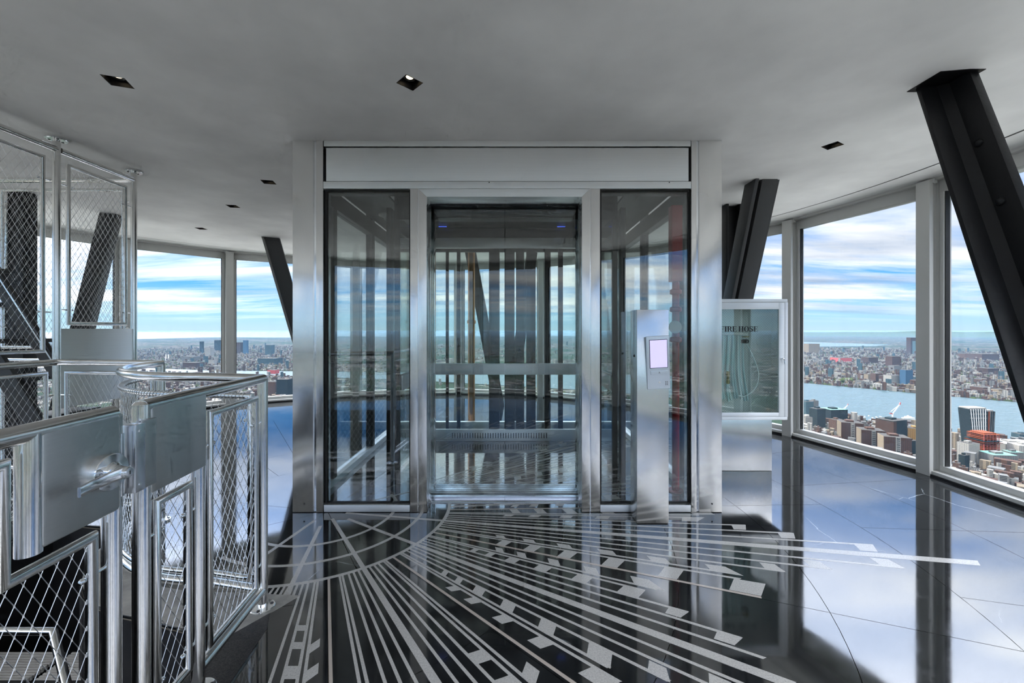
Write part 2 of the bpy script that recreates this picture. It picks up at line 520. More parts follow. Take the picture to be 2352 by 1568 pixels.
# ================================================================== mesh helpers
class MB:
    """collects shapes and links them as one mesh object"""

    def __init__(self):
        self.v = []
        self.f = []

    def add(self, verts, faces):
        k = len(self.v)
        self.v.extend([tuple(p) for p in verts])
        self.f.extend([tuple(i + k for i in f) for f in faces])
        return self

    def box(self, x0, x1, y0, y1, z0, z1, mat=None):
        vs = [(x0, y0, z0), (x1, y0, z0), (x1, y1, z0), (x0, y1, z0), (x0, y0, z1), (x1, y0, z1), (x1, y1, z1), (x0, y1, z1)]
        if mat is not None:
            vs = [mat @ Vector(p) for p in vs]
        return self.add(vs, [(0, 3, 2, 1), (4, 5, 6, 7), (0, 1, 5, 4), (1, 2, 6, 5), (2, 3, 7, 6), (3, 0, 4, 7)])

    def bar(self, p0, p1, w, h, up=(0, 0, 1)):
        """rectangular bar between two points, w across, h along up"""
        p0, p1 = Vector(p0), Vector(p1)
        d = (p1 - p0).normalized()
        u = Vector(up)
        s = d.cross(u)
        if s.length < 1e-6:
            s = Vector((1, 0, 0))
        s.normalize()
        u = s.cross(d).normalized()
        vs = []
        for p in (p0, p1):
            for a, b in ((-1, -1), (1, -1), (1, 1), (-1, 1)):
                vs.append(p + s * (a * w / 2) + u * (b * h / 2))
        return self.add(vs, [(0, 1, 2, 3), (7, 6, 5, 4), (0, 4, 5, 1), (1, 5, 6, 2), (2, 6, 7, 3), (3, 7, 4, 0)])

    def tube(self, pts, r, n=12, closed=False, caps=True):
        pts = [Vector(p) for p in pts]
        N = len(pts)
        vs, fs = [], []
        ref = None
        for i, p in enumerate(pts):
            a = pts[(i - 1) % N] if (i > 0 or closed) else None
            c = pts[(i + 1) % N] if (i < N - 1 or closed) else None
            d1 = (p - a).normalized() if a is not None else None
            d2 = (c - p).normalized() if c is not None else None
            if d1 is None:
                d1 = d2
            if d2 is None:
                d2 = d1
            t = (d1 + d2)
            t = t.normalized() if t.length > 1e-6 else d1
            if ref is None:
                ref = Vector((0, 0, 1)) if abs(t.z) < 0.9 else Vector((1, 0, 0))
                s = t.cross(ref).normalized()
            else:
                s = (s - t * s.dot(t)).normalized()
            u = s.cross(t).normalized()
            cosh = max(0.3, t.dot(d1))
            # mitre stretch in the plane of the bend
            bend = d2 - d1
            for k in range(n):
                ang = 2 * math.pi * k / n
                off = (s * math.cos(ang) + u * math.sin(ang)) * r
                if bend.length > 1e-4:
                    bd = (bend - t * bend.dot(t))
                    if bd.length > 1e-6:
                        bd.normalize()
                        off = off + bd * (off.dot(bd) * (1 / cosh - 1))
                vs.append(p + off)
        M = N if closed else N - 1
        for i in range(M):
            j = (i + 1) % N
            for k in range(n):
                k2 = (k + 1) % n
                fs.append((i * n + k, i * n + k2, j * n + k2, j * n + k))
        if caps and not closed:
            fs.append(tuple(range(n)))
            fs.append(tuple(reversed(range((N - 1) * n, N * n))))
        return self.add(vs, fs)

    def lathe(self, prof, n=24, mat=None):
        """profile (r, z) spun about local Z"""
        vs, fs = [], []
        for r, z in prof:
            for k in range(n):
                a = 2 * math.pi * k / n
                vs.append(Vector((r * math.cos(a), r * math.sin(a), z)))
        for i in range(len(prof) - 1):
            for k in range(n):
                k2 = (k + 1) % n
                fs.append((i * n + k, i * n + k2, (i + 1) * n + k2, (i + 1) * n + k))
        fs.append(tuple(reversed(range(n))))
        fs.append(tuple(range((len(prof) - 1) * n, len(prof) * n)))
        if mat is not None:
            vs = [mat @ p for p in vs]
        return self.add(vs, fs)

    def prism(self, poly, z0, z1, mat=None):
        n = len(poly)
        area = sum(poly[i][0] * poly[(i + 1) % n][1] - poly[(i + 1) % n][0] * poly[i][1] for i in range(n))
        if area < 0:
            poly = list(reversed(poly))
        vs = [Vector((x, y, z0)) for x, y in poly] + [Vector((x, y, z1)) for x, y in poly]
        if mat is not None:
            vs = [mat @ p for p in vs]
        fs = [tuple(reversed(range(n))), tuple(range(n, 2 * n))]
        for i in range(n):
            j = (i + 1) % n
            fs.append((i, j, n + j, n + i))
        return self.add(vs, fs)

    def mesh(self, name, mat, bevel=0.0, angle=35, seg=2):
        me = bpy.data.meshes.new(name)
        me.from_pydata(self.v, [], self.f)
        if bevel:
            bm = bmesh.new()
            bm.from_mesh(me)
            es = [e for e in bm.edges if len(e.link_faces) == 2 and e.calc_face_angle(0) > R(50)]
            bmesh.ops.bevel(bm, geom=es, offset=bevel, segments=seg, affect='EDGES', profile=0.6, clamp_overlap=True)
            bm.to_mesh(me)
            bm.free()
        me.polygons.foreach_set('use_smooth', [True] * len(me.polygons))
        me.set_sharp_from_angle(angle=R(angle))
        me.materials.append(MATS[mat])
        me.update()
        return me

    def build(self, name, mat, parent=None, bevel=0.0, angle=35, seg=2):
        me = self.mesh(name, mat, bevel, angle, seg)
        return link(name, me, parent)


def link(name, me, parent=None):
    o = bpy.data.objects.new(name, me)
    COL.objects.link(o)
    if parent is not None:
        o.parent = parent
        o.matrix_parent_inverse = parent.matrix_basis.inverted()
    return o


def empty(name, loc=(0, 0, 0)):
    o = bpy.data.objects.new(name, None)
    o.empty_display_size = 0.1
    o.location = loc
    COL.objects.link(o)
    return o


def tag(o, label=None, cat=None, group=None, kind=None):
    if label:
        o['label'] = label
    if cat:
        o['category'] = cat
    if group:
        o['group'] = group
    if kind:
        o['kind'] = kind
    return o


def copy_tree(o, loc, rz=None, label=None):
    c = o.copy()
    COL.objects.link(c)
    c.location = loc
    if rz is not None:
        c.rotation_euler = (0, 0, rz)
    if label:
        c['label'] = label
    for ch in list(o.children):
        d = ch.copy()
        COL.objects.link(d)
        d.parent = c
        for g in list(ch.children):
            e = g.copy()
            COL.objects.link(e)
            e.parent = d
    return c


def cut(objs, cutters):
    """subtract the cutter meshes for good and throw the cutters away"""
    for o in objs:
        for c in cutters:
            md = o.modifiers.new('cut', 'BOOLEAN')
            md.object = c
            md.solver = 'EXACT'
    bpy.context.view_layer.update()
    dg = bpy.context.evaluated_depsgraph_get()
    for o in objs:
        me = bpy.data.meshes.new_from_object(o.evaluated_get(dg))
        o.modifiers.clear()
        o.data = me
        me.set_sharp_from_angle(angle=R(35))
    for c in cutters:
        bpy.data.objects.remove(c)


# ================================================================== floor
CX, CY = -1.30, 2.885          # centre of the floor medallion


def fl(r, a):
    return (CX + r * math.cos(R(a)), CY + r * math.sin(R(a)))


ARC = (-1.5, 2.8, 0.85)        # curved railing: centre and radius


def fence_x(y):
    return -1.083 - 0.092 * (y - 1.196)


# stairwell outline in plan
WELL = [(-1.20, -0.75), (-1.20, 1.62), (-1.30, 1.72)]
for k in range(0, 9):
    a = 262 - k * 9.0
    WELL.append((ARC[0] + 1.0 * math.cos(R(a)), ARC[1] + 1.0 * math.sin(R(a))))
WELL += [(-3.05, 2.72), (-3.05, -0.75)]


def disc(r0, r1, cx, cy, n=128):
    out = [(cx + r1 * math.cos(2 * math.pi * k / n), cy + r1 * math.sin(2 * math.pi * k / n)) for k in range(n)]
    return out


floor = MB().prism(disc(0, 5.55, WX, WY), -0.30, -0.010).build('floor', 'grout')
tag(floor, kind='structure')
cutter = MB().prism(WELL, -1.0, 1.0).build('cutter', 'black')
cut([floor], [cutter])

# marble slabs: rings of wedges with open joints
RINGS = [0.0, 1.020, 1.657, 2.293, 2.928, 3.568, 4.21, 4.85, 5.65]
GAP = 0.0014
BASE_A = -9.4


def wedge(r0, r1, a0, a1, lim=None):
    pts = []
    n = max(2, int(abs(a1 - a0) / 2.0))

    def edge(r, g, rev):
        out = []
        for k in range(n + 1):
            t = k / n
            a = a0 + (a1 - a0) * t
            if r > 0.02:
                da = math.degrees(g / r)
                a = (a0 + da) + (a1 - a0 - 2 * da) * t
            out.append(fl(r, a))
        return list(reversed(out)) if rev else out
    pts += edge(r1 - GAP, GAP, False)
    if r0 > 0.02:
        pts += edge(r0 + GAP, GAP, True)
    else:
        pts.append(fl(0.004, (a0 + a1) / 2))
    return pts


def inside_room(pts):
    return any((x - WX) ** 2 + (y - WY) ** 2 < 5.10 ** 2 for x, y in pts)


def clip_poly(poly, keep):
    """Sutherland-Hodgman against a convex polygon (counter-clockwise)"""
    out = poly
    m = len(keep)
    for i in range(m):
        ax, ay = keep[i]
        bx, by = keep[(i + 1) % m]
        res = []
        for j in range(len(out)):
            p, q = out[j - 1], out[j]
            sp = (bx - ax) * (p[1] - ay) - (by - ay) * (p[0] - ax)
            sq = (bx - ax) * (q[1] - ay) - (by - ay) * (q[0] - ax)
            if sp >= 0:
                if sq >= 0:
                    res.append(q)
                else:
                    t = sp / (sp - sq)
                    res.append((p[0] + (q[0] - p[0]) * t, p[1] + (q[1] - p[1]) * t))
            elif sq >= 0:
                t = sp / (sp - sq)
                res.append((p[0] + (q[0] - p[0]) * t, p[1] + (q[1] - p[1]) * t))
                res.append(q)
        out = res
        if len(out) < 3:
            return []
    return out


ROOM_POLY = disc(0, 5.14, WX, WY, 72)
well_touch = []
for i in range(len(RINGS) - 1):
    r0, r1 = RINGS[i], RINGS[i + 1]
    step = 45.0 if i == 0 else (22.5 if i == 1 else 11.25)
    off = -56.0 if i == 0 else (BASE_A + 11.25 if i == 1 else BASE_A)
    if i >= 5:
        off += 5.6
    k = int(round(360 / step))
    for j in range(k):
        a0 = off + j * step
        w = wedge(r0, r1, a0, a0 + step)
        if not inside_room(w):
            continue
        if i >= 5:
            w = clip_poly(w, ROOM_POLY)
            if len(w) < 3:
                continue
        o = MB().prism(w, -0.012, 0.0).build('floor_tile', 'black_marble', floor, angle=30)
        xs = [p[0] for p in w]
        ys = [p[1] for p in w]
        if min(xs) < -1.1 and max(xs) > -3.1 and min(ys) < 2.9:
            well_touch.append(o)
cutter = MB().prism(WELL, -1.0, 1.0).build('cutter', 'black')
cut(well_touch, [cutter])
for o in well_touch:
    if len(o.data.polygons) == 0:
        bpy.data.objects.remove(o)

# pale stone inlay: three arcs, radiating strips, stepped blocks
ZI0, ZI1 = -0.006, 0.0004


def allowed(x, y):
    if (x - WX) ** 2 + (y - WY) ** 2 > 5.05 ** 2:
        return False
    if y < 1.92 and x < fence_x(y) + 0.11 - 0.0 * y:
        return False
    if x < -1.35 and y < 2.0:
        return False
    return True


def inlay(pts, mat='inlay_stone', name='inlay_strip'):
    return MB().prism(pts, ZI0, ZI1 if name == 'inlay_strip' else ZI1 - 0.0001).build(name, mat, floor, angle=30)


for r in (0.466, 0.668, 0.850):
    for a0 in range(-120, 40, 40):
        n = 20
        pts = [fl(r - 0.0115, a0 + 40 * k / n) for k in range(n + 1)] + [fl(r + 0.0115, a0 + 40 * k / n) for k in range(n, -1, -1)]
        inlay(pts, name='inlay_arc')


def rstrip(a, r0, r1, w0, w1, tip=0.0, mat='inlay_stone'):
    # shorten where the strip would run under the railing or out of the room
    rr = r0
    while rr < r1 and allowed(*fl(rr, a)):
        rr += 0.02
    cutoff = rr < r1
    if cutoff:
        r1 = rr - 0.02
        tip = 0.0
    if r1 - r0 < 0.05:
        return
    c, s = math.cos(R(a)), math.sin(R(a))

    def p(r, off):
        return (CX + r * c - off * s, CY + r * s + off * c)
    pts = [p(r0, -w0 / 2), p(r1 - tip, -w1 / 2), p(r1, w1 / 2), p(r0, w0 / 2)]
    inlay(pts, mat)


def rblock(a0, a1, r00, r01, r10, r11):
    """quad between angles a0 and a1; radii (start, end) at each"""
    pts = [fl(r00, a0), fl(r01, a0), fl(r11, a1), fl(r10, a1)]
    if all(allowed(*q) for q in pts):
        inlay(pts, name='inlay_block')


TYPES = {
    'X': dict(main=3.93, ends=(3.48, 3.08, 2.84, 2.60, 2.60), caps=((3.36, 3.48), (2.98, 3.09), (2.735, 2.84)),
              near=[(1.239, 1.295), (1.413, 1.483), (1.624, 1.701), (1.865, 1.952), (2.14, 2.239), (2.44, 2.542)],
              far=[(1.300, 1.359), (1.475, 1.542), (1.68, 1.755), (1.93, 2.017), (2.224, 2.32), (2.559, 2.702)]),
    'Y': dict(main=2.72, ends=(2.63, 2.55, 2.34, 2.142, 2.20), caps=(None, (2.445, 2.55), (2.245, 2.34)),
              near=[(1.186, 1.22), (1.288, 1.326), (1.415, 1.477), (1.592, 1.664), (1.806, 1.884), (2.041, 2.142)],
              far=[(1.289, 1.336), (1.424, 1.477), (1.611, 1.672), (1.814, 1.882), (2.058, 2.151)]),
    'Z': dict(main=3.6, ends=(3.4, 3.0, 2.8, 2.72, 2.75), caps=(None, (2.9, 3.0), (2.7, 2.8)),
              near=[(1.715, 1.782), (1.882, 1.955), (2.06, 2.14), (2.26, 2.35), (2.48, 2.58)],
              far=[(1.882, 1.948), (2.06, 2.13), (2.25, 2.33), (2.46, 2.55)]),
}
ORDER = {1: 'Y', 0: 'X', -1: 'Y', -2: 'Z', -3: 'Y', -4: 'X', 2: 'X'}
S1, S2, S3, D1, D2 = 1.95, 3.62, 5.25, 7.25, 8.15
for k, ty in ORDER.items():
    T = TYPES[ty]
    A = BASE_A + 22.0 * k if k in (-1, 0) else BASE_A + 22.2 * k
    A = {1: 13.0, 0: -9.4, -1: -31.4, -2: -53.8, -3: -76.9, -4: -100.5, 2: 35.4}[k]
    # main ray, narrow inside the circles and widening outside
    rstrip(A, 0.14 if k in (0, -2, -4) else 0.22, 0.862, 0.022, 0.024)
    rstrip(A, 0.862, T['main'], 0.025, 0.020 + 0.0085 * T['main'], 0.03)
    for sg in (1, -1):
        for off, end in zip((S1, S2, S3, D1, D2), T['ends']):
            rstrip(A + sg * off, 0.86, end, 0.0105, 0.0095 + 0.0022 * end, 0.012)
        # stepped caps at the ends of the three single strips
        for off, cp in zip((S1, S2, S3), T['caps']):
            if cp:
                rblock(A + sg * (off + 0.1), A + sg * (off - 1.3), cp[0] + 0.012, cp[1], cp[0], cp[1] - 0.03)
        if ty == 'X':
            for a, b2 in T['near']:
                rblock(A + sg * 5.95, A + sg * 7.4, a, b2, a + 0.026, b2 + 0.03 + (0.045 if b2 > 2.5 else 0))
            for a, b2 in T['far']:
                rblock(A + sg * 8.3, A + sg * 10.75, a + 0.004, b2 + 0.004, a - 0.026 * a / 1.9, b2 - 0.03 * a / 1.9)
        else:
            for a, b2 in T['near']:
                rblock(A + sg * 7.3, A + sg * 5.3, a, b2, a - 0.016 * a / 1.3, b2 - 0.016 * a / 1.3)
            for a, b2 in T['far']:
                rblock(A + sg * 8.25, A + sg * 9.9, a + 0.026, b2 + 0.028 + (0.05 if b2 > 2.1 and ty == 'Y' else 0), a, b2)
    # thin tan strip midway to the next ray
    if k > -4:
        nxt = {1: -9.4, 0: -31.4, -1: -53.8, -2: -76.9, -3: -100.5, 2: 13.0}[k]
        rstrip((A + nxt) / 2, 0.86, 2.66, 0.012, 0.016, 0.0, 'inlay_tan')

# dark granite border and worn slab beside the stairwell
edge = MB().prism([(-1.195, -0.6), (fence_x(-0.6) + 0.10, -0.6), (fence_x(1.75) + 0.085, 1.75), (fence_x(1.9) + 0.02, 1.93), (-1.195, 1.70)], -0.011, 0.0016).build('border_slab', 'granite_dark', floor)
pts = [(-1.30, 1.725)]
for k in range(0, 8):
    a = 262 - k * 9.0
    pts.append((ARC[0] + 0.995 * math.cos(R(a)), ARC[1] + 0.995 * math.sin(R(a))))
for k in range(7, -1, -1):
    a = 262 - k * 9.0
    pts.append((ARC[0] + 0.80 * math.cos(R(a)), ARC[1] + 0.80 * math.sin(R(a))))
pts += [(-1.02, 1.97), (-1.06, 1.90), (-1.19, 1.70)]
MB().prism(pts, -0.011, 0.0018).build('edge_slab', 'worn_concrete', floor)

# stairwell shaft lining
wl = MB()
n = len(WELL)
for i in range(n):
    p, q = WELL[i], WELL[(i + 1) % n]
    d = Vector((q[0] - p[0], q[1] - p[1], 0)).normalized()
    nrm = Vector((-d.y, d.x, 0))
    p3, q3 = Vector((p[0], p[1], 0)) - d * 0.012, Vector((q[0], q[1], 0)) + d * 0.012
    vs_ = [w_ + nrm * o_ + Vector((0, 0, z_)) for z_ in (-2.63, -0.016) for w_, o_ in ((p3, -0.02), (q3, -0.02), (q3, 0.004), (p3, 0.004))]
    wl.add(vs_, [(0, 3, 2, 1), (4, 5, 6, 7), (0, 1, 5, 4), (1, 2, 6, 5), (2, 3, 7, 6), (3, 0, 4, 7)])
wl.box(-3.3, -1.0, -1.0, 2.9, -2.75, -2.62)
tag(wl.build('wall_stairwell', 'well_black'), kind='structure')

# ================================================================== ceiling
SLOT = 4.82
ceil = MB().prism(disc(0, SLOT, WX, WY, 160), CEIL, CEIL + 0.12).build('ceiling', 'ceiling_paint')
tag(ceil, kind='structure')


def annulus(r0, r1, z0, z1, n=160):
    mb = MB()
    vs, fs = [], []
    for k in range(n):
        a = 2 * math.pi * k / n
        c, s = math.cos(a), math.sin(a)
        for r, z in ((r0, z0), (r1, z0), (r1, z1), (r0, z1)):
            vs.append((WX + r * c, WY + r * s, z))
    for k in range(n):
        j = (k + 1) % n
        for q in range(4):
            q2 = (q + 1) % 4
            fs.append((k * 4 + q, j * 4 + q, j * 4 + q2, k * 4 + q2))
    return mb.add(vs, fs)


annulus(SLOT + 0.026, 5.75, CEIL + 0.002, CEIL + 0.12).build('ceiling_margin', 'ceiling_paint', ceil)
annulus(SLOT + 0.0005, SLOT + 0.0255, CEIL + 0.005, CEIL + 0.10).build('slot_shade', 'black', ceil)  # black filler ring, the shade inside the slot put in as colour

# recessed square downlights
DOWN = [(-2.11, 2.19, 20, 'square recessed downlight nearest the tall mesh screen at upper left'),
        (-0.55, 2.20, 45, 'square recessed downlight in the ceiling in front of the lift'),
        (2.31, 2.95, 30, 'square recessed downlight between the two dark columns at right'),
        (-2.19, 3.68, 14, 'square recessed downlight close to the left steel post of the lift'),
        (-3.0, 4.40, 8, 'middle of the three downlights running back towards the left windows'),
        (-4.08, 5.37, 4, 'farthest downlight beside the mesh screen near the left windows')]
cutters = []
for x, y, a, lab in DOWN:
    cutters.append(MB().box(-0.052, 0.052, -0.052, 0.052, -0.05, 0.3, Matrix.Translation((x, y, CEIL)) @ Matrix.Rotation(R(a), 4, 'Z')).build('cutter', 'black'))
cut([ceil], cutters)
first = None
for x, y, a, lab in DOWN:
    if first is None:
        t = empty('downlight', (x, y, CEIL))
        t.rotation_euler = (0, 0, R(a))
        hb = MB()
        w, tk = 0.0515, 0.003
        for s in (-1, 1):
            hb.box(min(s * w, s * (w - tk)), max(s * w, s * (w - tk)), -w, w, 0.0, 0.075)
            hb.box(-w + tk, w - tk, min(s * w, s * (w - tk)), max(s * w, s * (w - tk)), 0.0, 0.075)
        hb.box(-w, w, -w, w, 0.075, 0.08)
        o = link('housing', hb.mesh('housing', 'black'))
        o.parent = t
        lens = MB().lathe([(0.001, 0.030), (0.016, 0.028), (0.021, 0.032), (0.021, 0.042), (0.001, 0.044)], 20)
        o = link('lamp', lens.mesh('lamp', 'lamp_lens'))
        o.parent = t
        rg = MB().lathe([(0.0215, 0.031), (0.031, 0.026), (0.033, 0.030), (0.033, 0.044), (0.0215, 0.046)], 20)
        o = link('lamp_ring', rg.mesh('lamp_ring', 'dark_steel'))
        o.parent = t
        first = t
        tag(t, lab, 'ceiling light', 'recessed downlights in the ceiling')
    else:
        copy_tree(first, (x, y, CEIL), R(a), lab)

# ================================================================== windows
HEAD, SILL = 2.48, 0.095
for i, a in enumerate(MULLIONS):
    b2 = MULLIONS[(i + 1) % len(MULLIONS)] + (360 if i + 1 == len(MULLIONS) else 0)
    mid = (a + b2) / 2
    half = (b2 - a) / 2
    rc = WR * math.cos(R(half))                      # distance of the pane from the middle
    hw = WR * math.sin(R(half))
    root = empty('window_%d' % (i + 1), ring(mid, rc))
    root.rotation_euler = (0, 0, R(mid - 90))        # local x along the pane, local y outwards
    tag(root, kind='structure')
    bpy.context.view_layer.update()

    def part(name, mb, mat, bevel=0.0):
        o = link(name, mb.mesh(name, mat, bevel))
        o.parent = root
        return o
    w = hw - 0.062
    sp = MB()
    sp.box(-w, w, 0.0, 0.07, 0.045, SILL)
    part('bottom_rail', sp, 'window_frame', 0.003)
    sp = MB().box(-w - 0.03, w + 0.03, -0.07, 0.10, -0.005, 0.046)
    part('sill', sp, 'window_frame', 0.003)
    part('base_strip', MB().box(-w - 0.03, w + 0.03, -0.085, -0.07, -0.005, 0.018), 'black')
    sp = MB().box(-w, w, 0.0, 0.07, HEAD, CEIL - 0.02)
    part('top_rail', sp, 'window_frame', 0.003)
    part('head_trim', MB().box(-w - 0.03, w + 0.03, -0.05, 0.10, CEIL - 0.021, CEIL + 0.01), 'window_frame', 0.003)
    for s in (-1, 1):
        sp = MB().box(min(s * w, s * (w - 0.034)), max(s * w, s * (w - 0.034)), 0.0, 0.07, SILL, HEAD)
        part('side_rail', sp, 'window_frame', 0.003)
        sp = MB().box(min(s * (w - 0.034), s * (w - 0.041)), max(s * (w - 0.034), s * (w - 0.041)), 0.012, 0.05, SILL, HEAD)
        part('gasket', sp, 'rubber')
    part('pane', MB().box(-w + 0.041, w - 0.041, 0.032, 0.040, SILL, HEAD), 'window_glass')
    # mullion post between this bay and the next, square to the ring
    mp = MB()
    mx = Matrix.Translation(ring(b2, WR)) @ Matrix.Rotation(R(b2 - 90), 4, 'Z')
    mp.box(-0.055, 0.055, -0.10, -0.06, 0.0, CEIL - 0.012, mx)
    mp.box(-0.03, 0.03, -0.06, 0.10, 0.0, CEIL - 0.012, mx)
    mp.box(-0.068, 0.068, 0.0, 0.08, 0.0, CEIL - 0.012, mx)
    o = mp.build('mullion', 'window_frame', None, 0.003)
    o.parent = root
    o.matrix_parent_inverse = root.matrix_world.inverted()
    mc = MB().box(-0.065, 0.065, -0.075, -0.03, CEIL - 0.045, CEIL - 0.005, mx)
    o = mc.build('mullion_cap', 'window_frame', None, 0.003)
    o.parent = root
    o.matrix_parent_inverse = root.matrix_world.inverted()

# ================================================================== columns
def sweep(mb, poly, top, bottom, slope):
    """plan section carried down from the ceiling along a leaning axis (dx, dy per metre down)"""
    n = len(poly)
    area = sum(poly[i][0] * poly[(i + 1) % n][1] - poly[(i + 1) % n][0] * poly[i][1] for i in range(n))
    if area < 0:
        poly = list(reversed(poly))
    h = top - bottom
    vs = [(x + slope[0] * h, y + slope[1] * h, bottom) for x, y in poly] + [(x, y, top) for x, y in poly]
    fs = [tuple(reversed(range(n))), tuple(range(n, 2 * n))]
    for i in range(n):
        j = (i + 1) % n
        fs.append((i, j, n + j, n + i))
    mb.add(vs, fs)


def rect(x0, x1, y0, y1):
    return [(x0, y0), (x1, y0), (x1, y1), (x0, y1)]


# big leaning angle-section column at the right edge
t = empty('leaning_column', (2.20, 1.25, 0))
tag(t, 'big black riveted steel column leaning across the right window', 'column', 'steel columns around the room')
SL = (-0.10, -0.36)
mb = MB()
sweep(mb, rect(2.345, 2.392, 2.098, 2.245), CEIL, 0, SL)
mb.build('web', 'column_black', t, 0.006)
mb = MB()
sweep(mb, [(2.225, 2.236), (2.345, 2.225), (2.35, 2.262), (2.225, 2.258)], CEIL, 0, SL)
mb.build('flange', 'column_black', t, 0.005)
mb = MB()
sweep(mb, [(2.31, 2.229), (2.346, 2.195), (2.348, 2.229)], CEIL, 0, SL)
mb.build('weld_fillet', 'column_black', t)
for z in (2.20, 1.875, 1.50, 1.10, 0.65, 0.25):
    h = CEIL - z
    rv = MB().lathe([(0.019, 0.0), (0.019, 0.004), (0.016, 0.011), (0.009, 0.016), (0.001, 0.017)], 14,
                    Matrix.Translation((2.345 + SL[0] * h, 2.165 + SL[1] * h, z)) @ Matrix.Rotation(R(-90), 4, 'Y'))
    rv.build('rivet', 'column_black', t)
mb = MB()
sweep(mb, [(2.20, 2.10), (2.33, 2.08), (2.41, 2.08), (2.41, 2.28), (2.20, 2.28)], CEIL, CEIL - 0.003, (0, 0))
mb.build('ceiling_joint', 'black', t)

t = empty('leaning_column', (2.30, 4.6, 0))
tag(t, 'grey boxed steel column leaning back behind the fire hose cabinet', 'column', 'steel columns around the room')
SL = (0.02, 0.42)
for nm, poly in (('column_face', rect(2.205, 2.34, 3.60, 3.74)), ('flange', rect(2.135, 2.168, 3.585, 3.76)),
                 ('web', rect(2.168, 2.205, 3.66, 3.70)), ('flange', rect(2.34, 2.366, 3.615, 3.75))):
    mb = MB()
    sweep(mb, poly, CEIL, 0, SL)
    mb.build(nm, 'column_grey', t, 0.004)

t = empty('upright_column', (2.34, 4.4, 0))
tag(t, 'upright black steel column between lift post and leaning grey column', 'column', 'steel columns around the room')
for nm, poly in (('flange', rect(2.256, 2.285, 4.31, 4.50)), ('flange', rect(2.40, 2.425, 4.31, 4.50)), ('web', rect(2.285, 2.40, 4.39, 4.42))):
    mb = MB()
    sweep(mb, poly, CEIL, 0, (0, 0))
    mb.build(nm, 'column_black', t, 0.003)

t = empty('leaning_column', (-3.0, 6.3, 0))
tag(t, 'dark steel column leaning towards the lift before the left windows', 'column', 'steel columns around the room')
mb = MB()
sweep(mb, [(-3.634, 5.97), (-3.565, 5.82), (-3.545, 5.835), (-3.61, 5.99)], CEIL, 0, (0.205, 0.16))
mb.build('flange', 'column_sunlit', t, 0.003)
mb = MB()
sweep(mb, [(-3.55, 5.86), (-3.37, 5.93), (-3.38, 5.97), (-3.57, 5.90)], CEIL, 0, (0.205, 0.16))
mb.build('web', 'column_grey', t, 0.003)

t = empty('leaning_column', (-4.7, 4.1, 0))
tag(t, 'dark column leaning left behind the rear mesh panel', 'column', 'steel columns around the room')
mb = MB()
sweep(mb, [(-4.66, 4.62), (-4.53, 4.69), (-4.56, 4.80), (-4.69, 4.73)], CEIL, 0, (-0.04, -0.20))
mb.build('column_body', 'column_grey', t, 0.004)

t = empty('upright_column', (-4.6, 3.9, 0))
tag(t, 'upright black column with a pale conduit behind the far left mesh', 'column', 'steel columns around the room')
mb = MB()
sweep(mb, rect(-4.98, -4.66, 3.9, 4.02), CEIL, 0, (0, 0))
mb.build('column_body', 'column_black', t, 0.004)
MB().tube([(-4.80, 3.885, CEIL), (-4.80, 3.885, 1.87), (-4.86, 3.885, 1.78), (-4.86, 3.885, 0.0)], 0.011, 8).build('conduit', 'steel_tube', t)

for i, (x0, x1, lab) in enumerate([(-0.70, -0.22, 'dark brace seen through the lift glass leaning right, left half of the V'),
                                   (0.34, -0.02, 'dark brace seen through the lift glass leaning left, right half of the V')]):
    t = empty('leaning_column', (x1, 6.9, 0))
    tag(t, lab, 'column', 'steel columns around the room')
    mb = MB()
    s = (x1 - x0) / CEIL
    sweep(mb, rect(x0 - 0.09, x0 + 0.09, 6.8, 6.95), CEIL, 0, (s, 0.02))
    mb.build('column_body', 'column_black', t, 0.004)

# ================================================================== lift enclosure
FY = 2.865                     # front plane
BY = 5.30                      # back plane
lift = empty('lift_enclosure', (-0.034, FY, 0))
tag(lift, 'brushed steel and glass lift enclosure standing in the middle of the room', 'lift enclosure')
T = lift


def bx(name, mat, x0, x1, y0, y1, z0, z1, parent=None, bevel=0.0012):
    return MB().box(x0, x1, y0, y1, z0, z1).build(name, mat, parent if parent is not None else T, bevel)


TOP = CEIL - 0.0005
# corner posts: outer face, polished groove, inner return
for side, (a, b2, c, d) in (('l', (-1.536, -1.392, -1.371, -1.323)), ('r', (1.469, 1.311, 1.292, 1.256))):
    p = bx('corner_post', 'steel_vertical', min(a, b2), max(a, b2), FY, FY + 0.16, 0.004, TOP)
    bx('groove', 'steel_polished', min(b2, c), max(b2, c), FY + 0.010, FY + 0.12, 0.004, TOP, p, 0)
    bx('post_return', 'steel_vertical', min(c, d), max(c, d), FY, FY + 0.12, 0.004, TOP, p)
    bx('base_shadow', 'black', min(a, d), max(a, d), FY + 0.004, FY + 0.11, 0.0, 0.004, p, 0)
    s = MB().lathe([(0.006, 0), (0.006, 0.002), (0.001, 0.003)], 10, Matrix.Translation(((a + b2) / 2 + 0.01, FY, 0.062)) @ Matrix.Rotation(R(90), 4, 'X'))
    s.build('screw', 'dark_steel', p)
# header
bx('header_cap', 'steel_horizontal', -1.320, 1.253, FY + 0.004, FY + 0.10, 2.565, TOP)
bx('header_gap', 'black', -1.320, 1.253, FY + 0.03, FY + 0.10, 2.30, 2.565, None, 0)
hp = bx('header_panel', 'steel_horizontal', -1.305, 1.240, FY + 0.008, FY + 0.028, 2.323, 2.556)
bx('header_rail', 'steel_horizontal', -1.320, 1.253, FY - 0.002, FY + 0.08, 2.268, 2.317)
for x in (-0.16, 1.10):
    MB().lathe([(0.004, 0), (0.004, 0.002), (0.001, 0.003)], 8, Matrix.Translation((x, FY - 0.002, 2.31)) @ Matrix.Rotation(R(90), 4, 'X')).build('screw', 'dark_steel', T)
